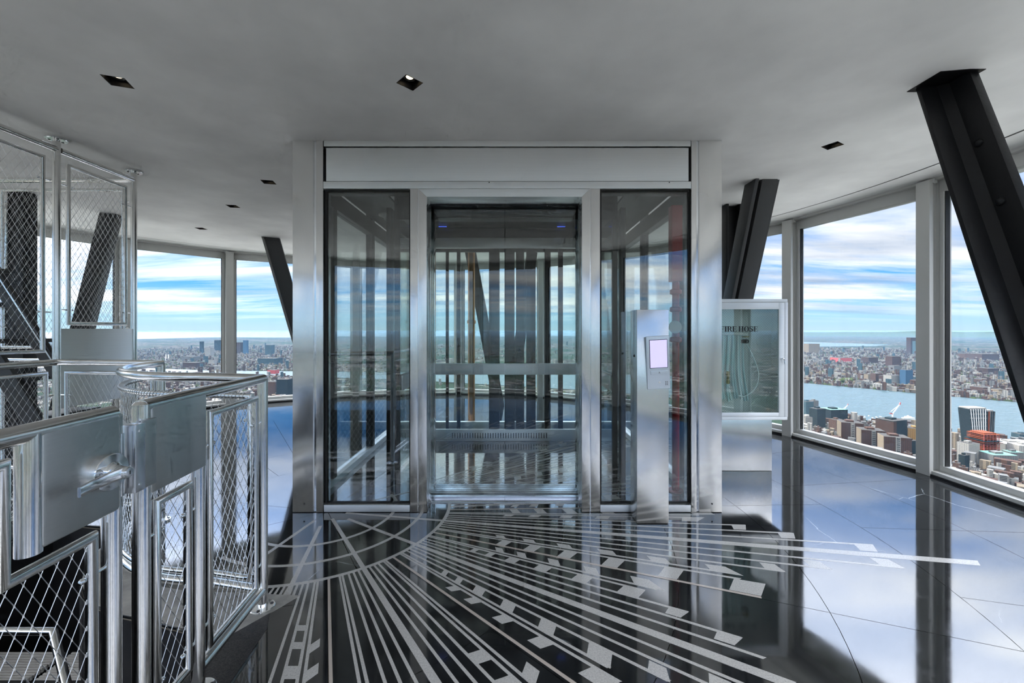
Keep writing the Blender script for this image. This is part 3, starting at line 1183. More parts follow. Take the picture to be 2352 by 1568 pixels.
# side lights
for x0, x1 in ((-1.318, -0.716), (0.619, 1.253)):
    bx('bottom_rail', 'steel_horizontal', x0, x1, FY + 0.002, FY + 0.07, 0.004, 0.052)
    g = MB()
    g.box(x0, x0 + 0.012, FY + 0.022, FY + 0.05, 0.052, 2.268)
    g.box(x1 - 0.008, x1, FY + 0.022, FY + 0.05, 0.052, 2.268)
    g.box(x0 + 0.012, x1 - 0.008, FY + 0.022, FY + 0.05, 2.255, 2.268)
    g.box(x0 + 0.012, x1 - 0.008, FY + 0.022, FY + 0.05, 0.052, 0.062)
    g.build('gasket', 'rubber', T)
    bx('glass_pane', 'lift_glass', x0 + 0.012, x1 - 0.008, FY + 0.030, FY + 0.040, 0.062, 2.255, None, 0)
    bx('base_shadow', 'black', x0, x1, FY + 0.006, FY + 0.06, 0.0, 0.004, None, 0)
# door surround
for (a, b2, c, d) in ((-0.713, -0.661, -0.655, -0.597), (0.616, 0.552, 0.546, 0.489)):
    p = bx('door_post', 'steel_vertical', min(a, b2), max(a, b2), FY, FY + 0.09, 0.003, 2.268)
    bx('groove', 'steel_polished', min(b2, c), max(b2, c), FY + 0.008, FY + 0.05, 0.003, 2.268, p, 0)
# mitred architrave (front face and both jambs)
jl, jr, jt = -0.597, 0.489, 2.210
arch = MB()
for x0, x1, xi in ((-0.655, jl, 1), (jr, 0.546, -1)):
    if xi == 1:
        poly = [(x0, 0.003), (x1, 0.003), (x1, jt), (x0, 2.266)]
    else:
        poly = [(x0, 0.003), (x1, 0.003), (x1, 2.266), (x0, jt)]
    M = Matrix(((1, 0, 0, 0), (0, 0, -1, FY + 0.06), (0, 1, 0, 0), (0, 0, 0, 1)))
    MB().prism(poly, 0.0, 0.062, M).build('architrave', 'steel_vertical', T, 0.0012)
MB().prism([(-0.655, 2.266), (jl, jt), (jr, jt), (0.546, 2.266)], 0.0, 0.062, M).build('architrave', 'steel_horizontal', T, 0.0012)
# stepped jambs going back to the car
for s, xj in ((-1, jl), (1, jr)):
    for k, (dx, y0, y1, mt) in enumerate(((0.0, FY + 0.06, 3.03, 'steel_vertical'), (0.014, 3.03, 3.12, 'steel_polished'), (0.028, 3.12, 3.27, 'steel_vertical'), (0.036, 3.27, 3.40, 'steel_polished'))):
        a = xj + s * dx
        bx('jamb', mt, min(a, a + s * 0.03), max(a, a + s * 0.03), y0, y1, 0.003, 2.30)
for k, (dz, y0, y1, mt) in enumerate(((0.0, FY + 0.06, 3.03, 'steel_horizontal'), (-0.01, 3.03, 3.12, 'black'), (-0.03, 3.12, 3.27, 'black'), (-0.035, 3.27, 3.40, 'dark_steel'))):
    bx('soffit', mt, jl, jr, y0, y1, jt + dz, 2.30)
# grooved landing sill
sl = bx('landing_sill', 'aluminium', jl - 0.03, jr + 0.03, 3.02, 3.16, -0.01, 0.006)
for y in (3.05, 3.085, 3.12):
    bx('sill_groove', 'dark_steel', jl - 0.02, jr + 0.02, y, y + 0.006, 0.0055, 0.0066, sl, 0)
bx('sill_step', 'dark_steel', jl - 0.03, jr + 0.03, 3.16, 3.185, -0.02, 0.002)
# glass landing doors
for x0, x1 in ((jl - 0.02, -0.056), (-0.052, jr + 0.02)):
    d = bx('landing_door', 'door_glass', x0, x1, 3.085, 3.093, 0.012, jt - 0.005, None, 0)
    bx('door_foot', 'aluminium', x0, x1, 3.078, 3.100, 0.006, 0.026, d, 0)
# steel frame of the shaft: side and back
for x in (-1.50, 1.40):
    for y in (3.36, 4.30, 5.24):
        bx('shaft_post', 'dark_steel', x - 0.035, x + 0.035, y, y + 0.07, 0, TOP)
    bx('shaft_beam', 'dark_steel', x - 0.04, x + 0.04, 3.03, BY, 2.28, 2.42)
    for y0, y1 in ((3.04, 3.355), (3.435, 4.295), (4.375, 5.235)):
        bx('side_glass', 'lift_glass', x - 0.005, x + 0.005, y0, y1, 0.06, 2.28, None, 0)
    bx('shaft_kerb', 'steel_horizontal', x - 0.04, x + 0.04, 3.03, BY, 0, 0.055)
bx('shaft_beam', 'dark_steel', -1.46, 1.36, 5.24, BY, 2.28, 2.42)
bx('shaft_kerb', 'steel_horizontal', -1.46, 1.36, 5.24, BY, 0, 0.10)
for x, w in ((-1.06, 0.05), (-0.80, 0.025), (-0.66, 0.03), (-0.22, 0.09), (-0.03, 0.085), (0.10, 0.07), (0.235, 0.08), (0.44, 0.05), (0.60, 0.04), (0.95, 0.06)):
    bx('guide_rail', 'black', x - w * 0.72, x + w * 0.72, 5.05, 5.05 + w, 0.0, TOP)
bx('transom', 'dark_steel', -1.32, 1.25, FY + 0.09, FY + 0.15, 2.262, 2.56)
bx('overrun_panel', 'black', -1.44, 1.34, 4.82, 4.86, 2.30, TOP, None, 0)
bx('rear_glass', 'cab_glass', -1.46, 1.36, 5.265, 5.275, 0.10, 2.28, None, 0)
# inner partitions beside the car
for x in (-1.03, 0.93):
    bx('partition_frame', 'dark_steel', x - 0.02, x + 0.02, 3.42, 3.50, 0, 2.30)
    bx('partition_frame', 'steel_vertical', x - 0.02, x + 0.02, 4.60, 4.66, 0, 2.30)
    bx('partition_head', 'dark_steel', x - 0.02, x + 0.02, 3.50, 4.60, 2.16, 2.30)
    bx('partition_glass', 'cab_glass', x - 0.004, x + 0.004, 3.50, 4.60, 0.05, 2.16, None, 0)
# pale smoke detector under the inner soffit
t2 = bx('inner_soffit', 'column_grey', -1.44, -1.06, 3.05, 5.2, 2.42, 2.44)
bx('inner_soffit', 'column_grey', 0.96, 1.34, 3.05, 5.2, 2.42, 2.44)

sd = empty('smoke_detector', (-1.25, 4.05, 2.42))
tag(sd, 'round white smoke detector seen through the left lift glass', 'smoke detector')
MB().lathe([(0.07, 0), (0.07, -0.012), (0.055, -0.022), (0.03, -0.026)], 24, Matrix.Translation((-1.25, 4.05, 2.42))).build('base', 'white_paint', sd)
MB().lathe([(0.018, -0.02), (0.018, -0.05), (0.010, -0.055), (0.002, -0.056)], 14, Matrix.Translation((-1.25, 4.05, 2.42))).build('sensor', 'white_paint', sd)

# ------------------------------------------------------------------ lift car
cab = empty('lift_car', (-0.05, 4.05, 0))
tag(cab, 'glass lift car with steel handrails behind the glass doors', 'lift car')
T = cab
CY0, CY1 = 3.20, 4.78
CX0, CX1 = -0.96, 0.86
sl = bx('car_sill', 'aluminium', jl - 0.03, jr + 0.03, 3.19, 3.385, -0.01, 0.006)
for y in (3.225, 3.26, 3.30, 3.335):
    bx('sill_groove', 'dark_steel', jl - 0.02, jr + 0.02, y, y + 0.007, 0.0055, 0.0066, sl, 0)
g = bx('rear_kick_plate', 'steel_horizontal', CX0 + 0.02, CX1 - 0.02, 4.70, 4.72, 0.003, 0.137)
for k in range(19):
    x = -0.685 + k * 0.0585
    for q in range(2):
        xx = x + q * 0.029
        bx('vent_slot', 'black', xx - 0.0045, xx + 0.0045, 4.697, 4.7005, 0.035, 0.095, g, 0)
bx('handrail', 'steel_horizontal', CX0 + 0.02, CX1 - 0.02, 4.66, 4.70, 0.768, 0.895)
bx('upper_rail', 'steel_horizontal', CX0 + 0.02, CX1 - 0.02, 4.68, 4.72, 2.215, 2.33)
bx('rear_glass', 'cab_glass', CX0 + 0.02, CX1 - 0.02, 4.725, 4.735, 0.0, 2.50, None, 0)
for x in (CX0, CX1):
    bx('side_glass', 'cab_glass', x - 0.005, x + 0.005, 3.45, 4.70, 0.10, 2.45, None, 0)
    bx('side_handrail', 'steel_horizontal', min(x, x + (0.04 if x < 0 else -0.04)), max(x, x + (0.04 if x < 0 else -0.04)), 3.45, 4.66, 0.768, 0.895)
    for y in (3.41, 4.70):
        bx('car_post', 'dark_steel', x - 0.02, x + 0.02, y, y + 0.04, 0.0, 2.50)
bx('car_roof', 'black', CX0, CX1, 3.42, 4.76, 2.46, 2.52)
bx('car_header', 'black', CX0, CX1, 3.41, 3.45, 2.20, 2.46)
for x in (-0.79, 0.56):
    bx('floor_display', 'display_blue', x - 0.045, x + 0.045, 4.655, 4.665, 2.45, 2.53 - 0.075 + 0.0)
# copper riser pipe behind the car
cp = empty('copper_riser', (-0.545, 5.5, 0))
tag(cp, 'copper riser pipe standing behind the glass lift car', 'pipe')
MB().tube([(-0.545, 5.50, 0.0), (-0.545, 5.50, CEIL)], 0.047, 18).build('pipe', 'copper', cp)
MB().lathe([(0.053, 1.36), (0.060, 1.37), (0.060, 1.40), (0.053, 1.41)], 18, Matrix.Translation((-0.545, 5.50, 0))).build('coupling', 'copper', cp)
MB().lathe([(0.10, 0.0), (0.10, 0.012), (0.06, 0.02)], 18, Matrix.Translation((-0.545, 5.50, 0))).build('floor_flange', 'dark_steel', cp)

# red fire standpipe inside the right side light
rp = empty('standpipe', (1.30, 3.25, 0))
tag(rp, 'red fire standpipe with valve behind the right lift glass', 'pipe')
MB().tube([(1.30, 3.25, 0), (1.30, 3.25, 1.66)], 0.028, 14).build('lower_pipe', 'red_paint', rp)
MB().box(1.255, 1.34, 3.21, 3.29, 1.66, 2.26).build('upper_casing', 'red_paint', rp, 0.008)
for z in (1.18, 1.42, 1.56):
    MB().lathe([(0.036, 0), (0.045, 0.008), (0.045, 0.034), (0.036, 0.042)], 14, Matrix.Translation((1.30, 3.25, z))).build('coupling', 'red_paint', rp)
MB().lathe([(0.05, 0), (0.05, 0.012)], 16, Matrix.Translation((1.27, 3.19, 1.30)) @ Matrix.Rotation(R(90), 4, 'X')).build('valve_wheel', 'white_paint', rp)
MB().tube([(1.30, 3.25, 1.30), (1.27, 3.20, 1.30)], 0.012, 8).build('valve_stem', 'brass', rp)
MB().lathe([(0.06, 0), (0.06, 0.01)], 16, Matrix.Translation((1.30, 3.25, 0))).build('floor_flange', 'red_paint', rp)

# ================================================================== call kiosk
ki = empty('call_kiosk', (0.93, 2.77, 0))
tag(ki, 'slim brushed steel kiosk with a lit screen in front of the lift', 'kiosk')
T = ki
bx('body', 'steel_vertical', 0.824, 1.033, 2.698, 2.845, 0.004, 1.412, None, 0.002)
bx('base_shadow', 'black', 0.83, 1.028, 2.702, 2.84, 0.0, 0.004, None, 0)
lk = MB().lathe([(0.0075, 0), (0.0075, 0.004), (0.004, 0.005)], 14, Matrix.Translation((0.824, 2.755, 1.105)) @ Matrix.Rotation(R(-90), 4, 'Y'))
lk.build('key_lock', 'dark_steel', ki)
PM = Matrix.Translation((0.957, 2.690, 1.0655)) @ Matrix.Rotation(R(-3.2), 4, 'Y') @ Matrix.Rotation(R(5.0), 4, 'X')


def pl(name, mat, x0, x1, z0, z1, y0, y1, parent, bevel=0.0):
    return MB().box(x0, x1, y0, y1, z0, z1, PM).build(name, mat, parent, bevel)


cp_ = pl('control_panel', 'panel_silver', -0.075, 0.075, -0.175, 0.175, -0.014, 0.004, ki, 0.005)
pl('bezel', 'dark_steel', -0.057, 0.061, -0.035, 0.153, -0.0165, -0.0135, cp_, 0.001)
pl('screen', 'screen_lit', -0.0535, 0.0575, -0.0315, 0.1495, -0.0175, -0.0160, cp_)
bt = pl('call_button', 'panel_silver', -0.052, 0.060, -0.078, -0.052, -0.018, -0.013, cp_, 0.002)
for q in (MB().tube([PM @ Vector((0.000, -0.0183, -0.071)), PM @ Vector((0.004, -0.0183, -0.060)), PM @ Vector((0.008, -0.0183, -0.071))], 0.0009, 5),):
    q.build('bell_mark', 'dark_steel', cp_)
for i in range(2):
    for j in range(3):
        M = PM @ Matrix.Translation((0.046 + i * 0.010, -0.0138, -0.128 - j * 0.010)) @ Matrix.Rotation(R(90), 4, 'X')
        MB().lathe([(0.0028, 0), (0.0028, 0.001)], 10, M).build('speaker_hole', 'black', cp_)
MB().lathe([(0.006, 0), (0.006, 0.002), (0.003, 0.003)], 12, PM @ Matrix.Translation((0.004, -0.0135, -0.130)) @ Matrix.Rotation(R(90), 4, 'X')).build('sensor_window', 'white_paint', cp_)

# ================================================================== fire hose cabinet
fc = empty('fire_hose_cabinet', (2.0, 3.6, 0))
tag(fc, 'stainless fire hose cabinet with glass door on a steel pedestal', 'cabinet')
T = fc
FYc, BYc = 3.55, 3.76
X0, X1, Z0, Z1 = 1.60, 2.387, 0.502, 1.540
bx('pedestal', 'steel_vertical', 1.70, 2.356, 3.71, 3.745, 0.002, Z0, None, 0.002)
sh = MB()
sh.box(X0, X1, BYc - 0.01, BYc, Z0, Z1)
sh.box(X0, X0 + 0.012, FYc + 0.006, BYc - 0.01, Z0, Z1)
sh.box(X1 - 0.012, X1, FYc + 0.006, BYc - 0.01, Z0, Z1)
sh.box(X0 + 0.012, X1 - 0.012, FYc + 0.006, BYc - 0.01, Z0, Z0 + 0.012)
sh.box(X0 + 0.012, X1 - 0.012, FYc + 0.006, BYc - 0.01, Z1 - 0.012, Z1)
sh.build('cabinet_box', 'cabinet_inside', fc)
fr = MB()
fr.box(X0, X1, FYc - 0.004, FYc + 0.012, Z1 - 0.022, Z1 + 0.006)
fr.box(X0, X1, FYc - 0.004, FYc + 0.012, Z0 - 0.004, Z0 + 0.022)
fr.box(X1 - 0.024, X1 + 0.004, FYc - 0.004, FYc + 0.012, Z0 + 0.022, Z1 - 0.022)
fr.box(X0 - 0.004, X0 + 0.024, FYc - 0.004, FYc + 0.012, Z0 + 0.022, Z1 - 0.022)
fr.build('trim_frame', 'steel_horizontal', fc, 0.003)
GX0, GX1, GZ0, GZ1 = 1.69, 2.311, 0.562, 1.457
dr = MB()
dr.box(X0 + 0.026, GX0, FYc - 0.006, FYc + 0.012, Z0 + 0.024, Z1 - 0.024)
dr.box(GX1, X1 - 0.026, FYc - 0.006, FYc + 0.012, Z0 + 0.024, Z1 - 0.024)
dr.box(GX0, GX1, FYc - 0.006, FYc + 0.012, Z0 + 0.024, GZ0)
dr.box(GX0, GX1, FYc - 0.006, FYc + 0.012, GZ1, Z1 - 0.024)
door = dr.build('door', 'steel_horizontal', fc, 0.0015)
bx('door_glass', 'cabinet_glass', GX0, GX1, FYc, FYc + 0.006, GZ0, GZ1, door, 0)
ww = MB()
stp = 0.0215
k = 0
xx = GX0 - (GZ1 - GZ0)
while xx < GX1:
    for sg in (1, -1):
        # wired glass: diagonal grid
        pts = []
        x_a, z_a, x_b, z_b = (xx, GZ0, xx + (GZ1 - GZ0), GZ1) if sg == 1 else (xx + (GZ1 - GZ0), GZ0, xx, GZ1)
        dx = x_b - x_a
        t0, t1 = 0.0, 1.0
        for lo, hi in ((GX0, GX1),):
            ta, tb = (lo - x_a) / dx, (hi - x_a) / dx
            t0, t1 = max(t0, min(ta, tb)), min(t1, max(ta, tb))
        if t1 > t0 + 0.01:
            ww.bar((x_a + dx * t0, FYc + 0.0065, z_a + (z_b - z_a) * t0), (x_a + dx * t1, FYc + 0.0065, z_a + (z_b - z_a) * t1), 0.0007, 0.0004, (0, 1, 0))
    xx += stp
ww.build('glass_wire', 'dark_steel', door)
hd = MB()
hd.box(GX1 + 0.022, GX1 + 0.036, FYc - 0.022, FYc - 0.006, 1.025, 1.037)
hd.tube([(GX1 + 0.022, FYc - 0.020, 1.031), (GX1 + 0.036, FYc - 0.022, 1.031), (GX1 + 0.042, FYc - 0.020, 0.985)], 0.0045, 8)
hd.build('door_handle', 'steel_polished', door)

# FIRE HOSE lettering on the glass, drawn as heavy serif capitals
LM = Matrix(((1, 0, 0, 0), (0, 0, -1, FYc - 0.0005), (0, 1, 0, 0), (0, 0, 0, 1)))


def letter(ch, x, z, s):
    """returns advance; each letter is one mesh"""
    mb = MB()

    def q(*pts):
        mb.prism([(x + a * s, z + b2 * s) for a, b2 in pts], 0.0, 0.0012, LM)

    def rc(a, b2, c, d):
        q((a, b2), (c, b2), (c, d), (a, d))

    def arc(cx, cz, ro, ri, zo, zi, a0, a1, n=18):
        pts = [(cx + ro * math.cos(R(a0 + (a1 - a0) * k / n)), cz + zo * math.sin(R(a0 + (a1 - a0) * k / n))) for k in range(n + 1)]
        ins = [(cx + ri * math.cos(R(a0 + (a1 - a0) * k / n)), cz + zi * math.sin(R(a0 + (a1 - a0) * k / n))) for k in range(n + 1)]
        for k in range(n):
            q(pts[k], pts[k + 1], ins[k + 1], ins[k])
    if ch in 'FE':
        rc(0.08, 0, 0.30, 1)
        rc(0, 0.94, 0.72, 1)
        rc(0, 0, 0.40, 0.06)
        rc(0.30, 0.48, 0.55, 0.53)
        rc(0.53, 0.38, 0.58, 0.63)
        q((0.66, 0.94), (0.72, 0.94), (0.72, 0.68), (0.69, 0.68))
        if ch == 'E':
            rc(0.40, 0, 0.74, 0.06)
            q((0.68, 0.06), (0.74, 0.06), (0.76, 0.32), (0.73, 0.32))
        adv = 0.84
    elif ch == 'I':
        rc(0.09, 0, 0.31, 1)
        rc(0, 0, 0.40, 0.06)
        rc(0, 0.94, 0.40, 1)
        adv = 0.48
    elif ch == 'R':
        rc(0.08, 0, 0.30, 1)
        rc(0, 0, 0.40, 0.06)
        rc(0, 0.94, 0.45, 1)
        rc(0.30, 0.46, 0.45, 0.52)
        arc(0.42, 0.73, 0.34, 0.12, 0.27, 0.21, -90, 90)
        q((0.44, 0.48), (0.62, 0.48), (0.86, 0.03), (0.66, 0.0))
        rc(0.66, 0, 0.92, 0.06)
        adv = 0.94
    elif ch == 'H':
        for a in (0.08, 0.62):
            rc(a, 0, a + 0.22, 1)
            rc(a - 0.08, 0, a + 0.30, 0.06)
            rc(a - 0.08, 0.94, a + 0.30, 1)
        rc(0.30, 0.47, 0.62, 0.53)
        adv = 1.0
    elif ch == 'O':
        arc(0.46, 0.5, 0.46, 0.22, 0.52, 0.46, 0, 360, 30)
        adv = 0.99
    elif ch == 'S':
        arc(0.36, 0.74, 0.33, 0.16, 0.28, 0.21, 20, 235)
        arc(0.36, 0.28, 0.35, 0.14, 0.30, 0.22, -160, 70)
        q((0.12, 0.62), (0.30, 0.66), (0.62, 0.44), (0.44, 0.36))
        q((0.62, 0.70), (0.67, 0.70), (0.67, 1.0), (0.63, 1.0))
        q((0.02, 0.0), (0.06, 0.0), (0.06, 0.32), (0.02, 0.32))
        adv = 0.80
    mb.build('letter', 'letter_black', door)
    return adv * s


S_ = 0.047
xx = 1.805
for ch in 'FIRE HOSE':
    xx += letter(ch, xx, 1.263, S_) if ch != ' ' else 0.30 * S_

# folded hose hanging on its rack inside the cabinet
hs = empty('fire_hose', (1.9, 3.66, 1.28))
tag(hs, 'pale teal fire hose folded on a rack inside the glass cabinet', 'hose')
random.seed(5)
for k in range(15):
    x = 1.725 + k * 0.0225
    bot = 0.66 + random.uniform(-0.012, 0.02)
    wob = random.uniform(0.6, 1.3)
    pts = []
    for j in range(15):
        t_ = j / 14
        z = 1.232 + (bot - 1.232) * t_
        pts.append((x + 0.016 * wob * math.sin(t_ * 4.2 + 0.25 * k) * (0.3 + t_) + 0.028 * t_ * (k - 5) / 10, 3.615 + 0.012 * (k % 2) + 0.01 * math.sin(3 * t_), z))
    mb = MB()
    mb.tube(pts, 0.0098, 8)
    o = mb.build('hose_fold', 'hose_cloth' if k % 3 else 'hose_cloth_pale', hs)
rk = MB().bar((1.70, 3.62, 1.243), (2.075, 3.62, 1.243), 0.05, 0.014)
rk.build('rack_bar', 'white_paint', hs, 0.002)
tail = []
for j in range(30):
    t_ = j / 29
    tail.append((2.035 + 0.115 * math.sin(t_ * math.pi) ** 0.7 * (0.35 + t_) + 0.02 * t_ * 2, 3.60, 1.21 - 0.50 * t_))
tail += [(2.04, 3.60, 0.69), (1.99, 3.60, 0.70)]
MB().tube(tail, 0.0055, 8).build('hose_tail', 'hose_cloth_pale', hs)
for x, z in ((1.90, 0.86), (1.745, 0.80)):
    m_ = Matrix.Translation((x, 3.60, z))
    MB().lathe([(0.011, -0.055), (0.014, -0.05), (0.014, -0.02), (0.010, -0.015), (0.010, 0.01), (0.013, 0.015), (0.013, 0.05), (0.009, 0.055)], 14, m_).build('brass_coupling', 'brass', hs)
MB().lathe([(0.022, 0), (0.03, 0.006), (0.03, 0.03), (0.02, 0.036)], 16, Matrix.Translation((2.055, 3.61, 1.16))).build('valve_body', 'dark_steel', hs)
MB().lathe([(0.027, 0), (0.027, 0.008)], 16, Matrix.Translation((2.055, 3.60, 1.215))).build('valve_wheel', 'brass', hs)

# ================================================================== railings
RAIL_Z = 1.055
RT = 0.0215                    # rail and post radius
RI = 0.0130                    # inner frame radius
CELL_W, CELL_H = 0.041, 0.070


def wire_net(P, s0, s1, z0, z1, curved=False, wr=0.0011, cell=(CELL_W, CELL_H)):
    """diagonal cable net with a ferrule at each crossing; P maps (s, z) to space"""
    mb = MB()
    CELL_W, CELL_H = cell
    k_ = CELL_W / CELL_H
    step = CELL_H / 2

    def strand(sa, za, sb, zb):
        n = max(1, int(round((zb - za) / step))) if curved else 1
        pts = [P(sa + (sb - sa) * i / n, za + (zb - za) * i / n) for i in range(n + 1)]
        mb.tube(pts, wr, 4, caps=False)
    h = z1 - z0
    for sg in (1, -1):
        a = s0 - h * k_ if sg == 1 else s0
        a = math.floor(a / CELL_W) * CELL_W
        end = s1 if sg == 1 else s1 + h * k_
        while a < end + CELL_W:
            # s = a + sg*k*(z-z0)
            zs = [z0, z1]
            t_lo = (s0 - a) / (sg * k_) + z0
            t_hi = (s1 - a) / (sg * k_) + z0
            za, zb = max(z0, min(t_lo, t_hi)), min(z1, max(t_lo, t_hi))
            if zb - za > 0.006:
                strand(a + sg * k_ * (za - z0), za, a + sg * k_ * (zb - z0), zb)
            a += CELL_W
    # ferrules
    j = 0
    z = z0
    while z < z1:
        a = math.floor(s0 / CELL_W) * CELL_W + (CELL_W / 2 if j % 2 else 0)
        while a < s1:
            if a > s0:
                p = P(a, z)
                d = (P(a + 0.01, z) - p).normalized()
                r = 0.0022
                nx = Vector((-d.y, d.x, 0))
                vs = [p + d * r, p + nx * r, p - d * r, p - nx * r]
                mb.add([v + Vector((0, 0, -0.0032)) for v in vs] + [v + Vector((0, 0, 0.0032)) for v in vs],
                       [(3, 2, 1, 0), (4, 5, 6, 7), (0, 1, 5, 4), (1, 2, 6, 5), (2, 3, 7, 6), (3, 0, 4, 7)])
            a += CELL_W
        z += step
        j += 1
    return mb


def linear(A, B):
    A, B = Vector((A[0], A[1], 0)), Vector((B[0], B[1], 0))
    d = (B - A).normalized()
    L = (B - A).length
    return (lambda s, z: A + d * s + Vector((0, 0, z))), L, d


def standoff(parent, p, q, r=0.0045):
    p, q = Vector(p), Vector(q)
    d = (q - p).normalized()
    e = p - d * 0.052
    o = MB().tube([p, q], r, 8).build('standoff', 'steel_polished', parent)
    M = Matrix.Translation(p - d * (2 * RI)) @ (-d).to_track_quat('Z', 'Y').to_matrix().to_4x4()
    MB().lathe([(0.0065, 0), (0.0075, 0.003), (0.0075, 0.007), (0.005, 0.012), (0.001, 0.014)], 10, M).build('standoff_nut', 'steel_polished', o)


def panel(parent, A, B, z0, z1, posts=(True, True), zs=None):
    """tube frame filled with cable net, held off the posts by little bolts"""
    P, L, d = linear(A, B)
    fr = MB().tube([P(0, z0), P(L, z0), P(L, z1), P(0, z1)], RI, 12, closed=True)
    f = fr.build('panel_frame', 'steel_tube', parent)
    wire_net(P, 0.012, L - 0.012, z0 + 0.012, z1 - 0.012).build('wire_mesh', 'steel_wire', f, angle=60)
    for z in (zs or (z0 + 0.18 * (z1 - z0), z0 + 0.82 * (z1 - z0))):
        if posts[0]:
            standoff(parent, P(-RI * 0.5, z), P(-0.045, z))
        if posts[1]:
            standoff(parent, P(L + RI * 0.5, z), P(L + 0.045, z))
    return f


def flange(parent, x, y, z, up=1, r=0.052):
    M = Matrix.Translation((x, y, z)) @ Matrix.Rotation(0 if up > 0 else math.pi, 4, 'X')
    o = MB().lathe([(r, 0.0), (r, 0.009), (r - 0.003, 0.012), (RT + 0.001, 0.013)], 28, M).build('floor_flange' if up > 0 else 'ceiling_flange', 'steel_polished', parent)
    for k in range(3):
        a = 0.6 + k * 2.094
        MB().lathe([(0.007, 0.0125), (0.007, 0.015), (0.003, 0.0155)], 10, M @ Matrix.Translation((0.037 * math.cos(a), 0.037 * math.sin(a), 0))).build('bolt', 'dark_steel', o)


def post(parent, x, y, z0, z1, name='post'):
    return MB().tube([(x, y, z0), (x, y, z1)], RT, 20).build(name, 'steel_tube', parent)


def LF(y, z, dx=0.0):
    return Vector((fence_x(y) + dx, y, z))


# ------------------------------------------------------------------ fixed railing beside the gate
Y2, Y3, Y1 = 1.196, 1.44, 1.88
fr1 = empty('stair_railing', (fence_x(1.5), 1.5, 0))
tag(fr1, 'straight steel railing with mesh and latch plate right of the gate', 'railing', 'railings around the stairwell')
MB().tube([LF(Y2 - RT * 0.2, RAIL_Z), LF(Y1, RAIL_Z)], RT, 20).build('top_rail', 'steel_tube', fr1)
post(fr1, fence_x(Y2), Y2, 0.0, RAIL_Z + 0.004)
MB().lathe([(RT, 0), (RT, 0.004), (RT * 0.7, 0.012), (0.002, 0.015)], 20, Matrix.Translation(LF(Y2, RAIL_Z + 0.003))).build('post_cap', 'steel_tube', fr1)
post(fr1, fence_x(Y3), Y3, 0.0, 0.80)
post(fr1, fence_x(Y1), Y1, 0.0, RAIL_Z)
MB().lathe([(0.002, -RT), (RT * 0.6, -RT * 0.8), (RT * 0.92, -RT * 0.4), (RT, 0), (RT * 0.92, RT * 0.4), (RT * 0.6, RT * 0.8), (0.002, RT)], 20,
           Matrix.Translation(LF(Y1, RAIL_Z))).build('rail_elbow', 'steel_tube', fr1)
MB().tube([LF(Y3, 0.085), LF(Y1, 0.085)], RT * 0.94, 18).build('bottom_rail', 'steel_tube', fr1)
for y in (Y1, Y3 + 0.005):
    flange(fr1, fence_x(y), y, 0.0)
pp = MB()
M = Matrix.Translation(LF(Y2, 0)) @ Matrix.Rotation(math.atan2(Y1 - Y2, fence_x(Y1) - fence_x(Y2)), 4, 'Z')
pp.box(0.010, Y3 - Y2 + 0.015, -RT * 0.98, RT * 0.98, 0.797, RAIL_Z, M)
pp.build('latch_plate', 'steel_plate', fr1, 0.006)
# strike: aluminium keep and cover plate on the latch post
st = MB().box(-0.066, -0.030, -0.034, 0.006, 0.826, 1.016, M)
k_ = st.build('strike_keep', 'aluminium', fr1, 0.003)
for z in (0.846, 0.996):
    MB().lathe([(0.0042, 0), (0.0042, 0.0015), (0.002, 0.002)], 10, M @ Matrix.Translation((-0.050, -0.034, z)) @ Matrix.Rotation(R(90), 4, 'X')).build('screw', 'steel_polished', k_)
MB().box(-0.032, 0.018, -0.0285, -0.022, 0.826, 1.020, M).build('strike_cover', 'steel_plate', fr1, 0.0015)
panel(fr1, LF(Y3 + 0.062, 0)[:2], LF(Y1 - 0.062, 0)[:2], 0.125, 0.972, zs=(0.21, 0.86))
panel(fr1, LF(Y2 + 0.055, 0)[:2], LF(Y3 - 0.05, 0)[:2], 0.125, 0.752, zs=(0.19, 0.66))

# ------------------------------------------------------------------ gate
YH, YS = 0.28, 1.098           # hinge side and latch side
gt = empty('stair_gate', (fence_x(0.7), 0.7, 0))
tag(gt, 'closed steel mesh gate with lever handle guarding the stairwell', 'gate')
MB().tube([LF(YH, RAIL_Z), LF(YS, RAIL_Z)], RT, 20).build('top_rail', 'steel_tube', gt)
MB().tube([LF(YS, 0.10), LF(YS, RAIL_Z)], RT, 20).build('latch_stile', 'steel_tube', gt)
MB().tube([LF(YH, 0.10), LF(YH, RAIL_Z)], RT, 20).build('hinge_stile', 'steel_tube', gt)
MB().tube([LF(YH, 0.10), LF(YS, 0.10)], RT, 20).build('bottom_rail', 'steel_tube', gt)
MB().tube([LF(0.893, 0.790), LF(0.893, RAIL_Z)], RT, 20).build('plate_tube', 'steel_tube', gt)
Mg = Matrix.Translation(LF(0.893, 0)) @ Matrix.Rotation(math.atan2(YS - 0.893, fence_x(YS) - fence_x(0.893)), 4, 'Z')
MB().box(0.006, YS - 0.893 + 0.014, -RT * 0.98, RT * 0.98, 0.797, RAIL_Z, Mg).build('lock_plate', 'steel_plate', gt, 0.009, seg=3)
fp = [LF(YH + 0.055, 0.155), LF(1.040, 0.155), LF(1.040, 0.752), LF(0.842, 0.752), LF(0.842, 1.000), LF(YH + 0.055, 1.000)]
f = MB().tube(fp, RI, 12, closed=True).build('panel_frame', 'steel_tube', gt)
P, L, d = linear(LF(YH + 0.055, 0)[:2], LF(1.04, 0)[:2])
wire_net(P, 0.012, L - 0.012, 0.167, 0.742, wr=0.00095, cell=(0.0355, 0.066)).build('wire_mesh', 'steel_wire', f, angle=60)
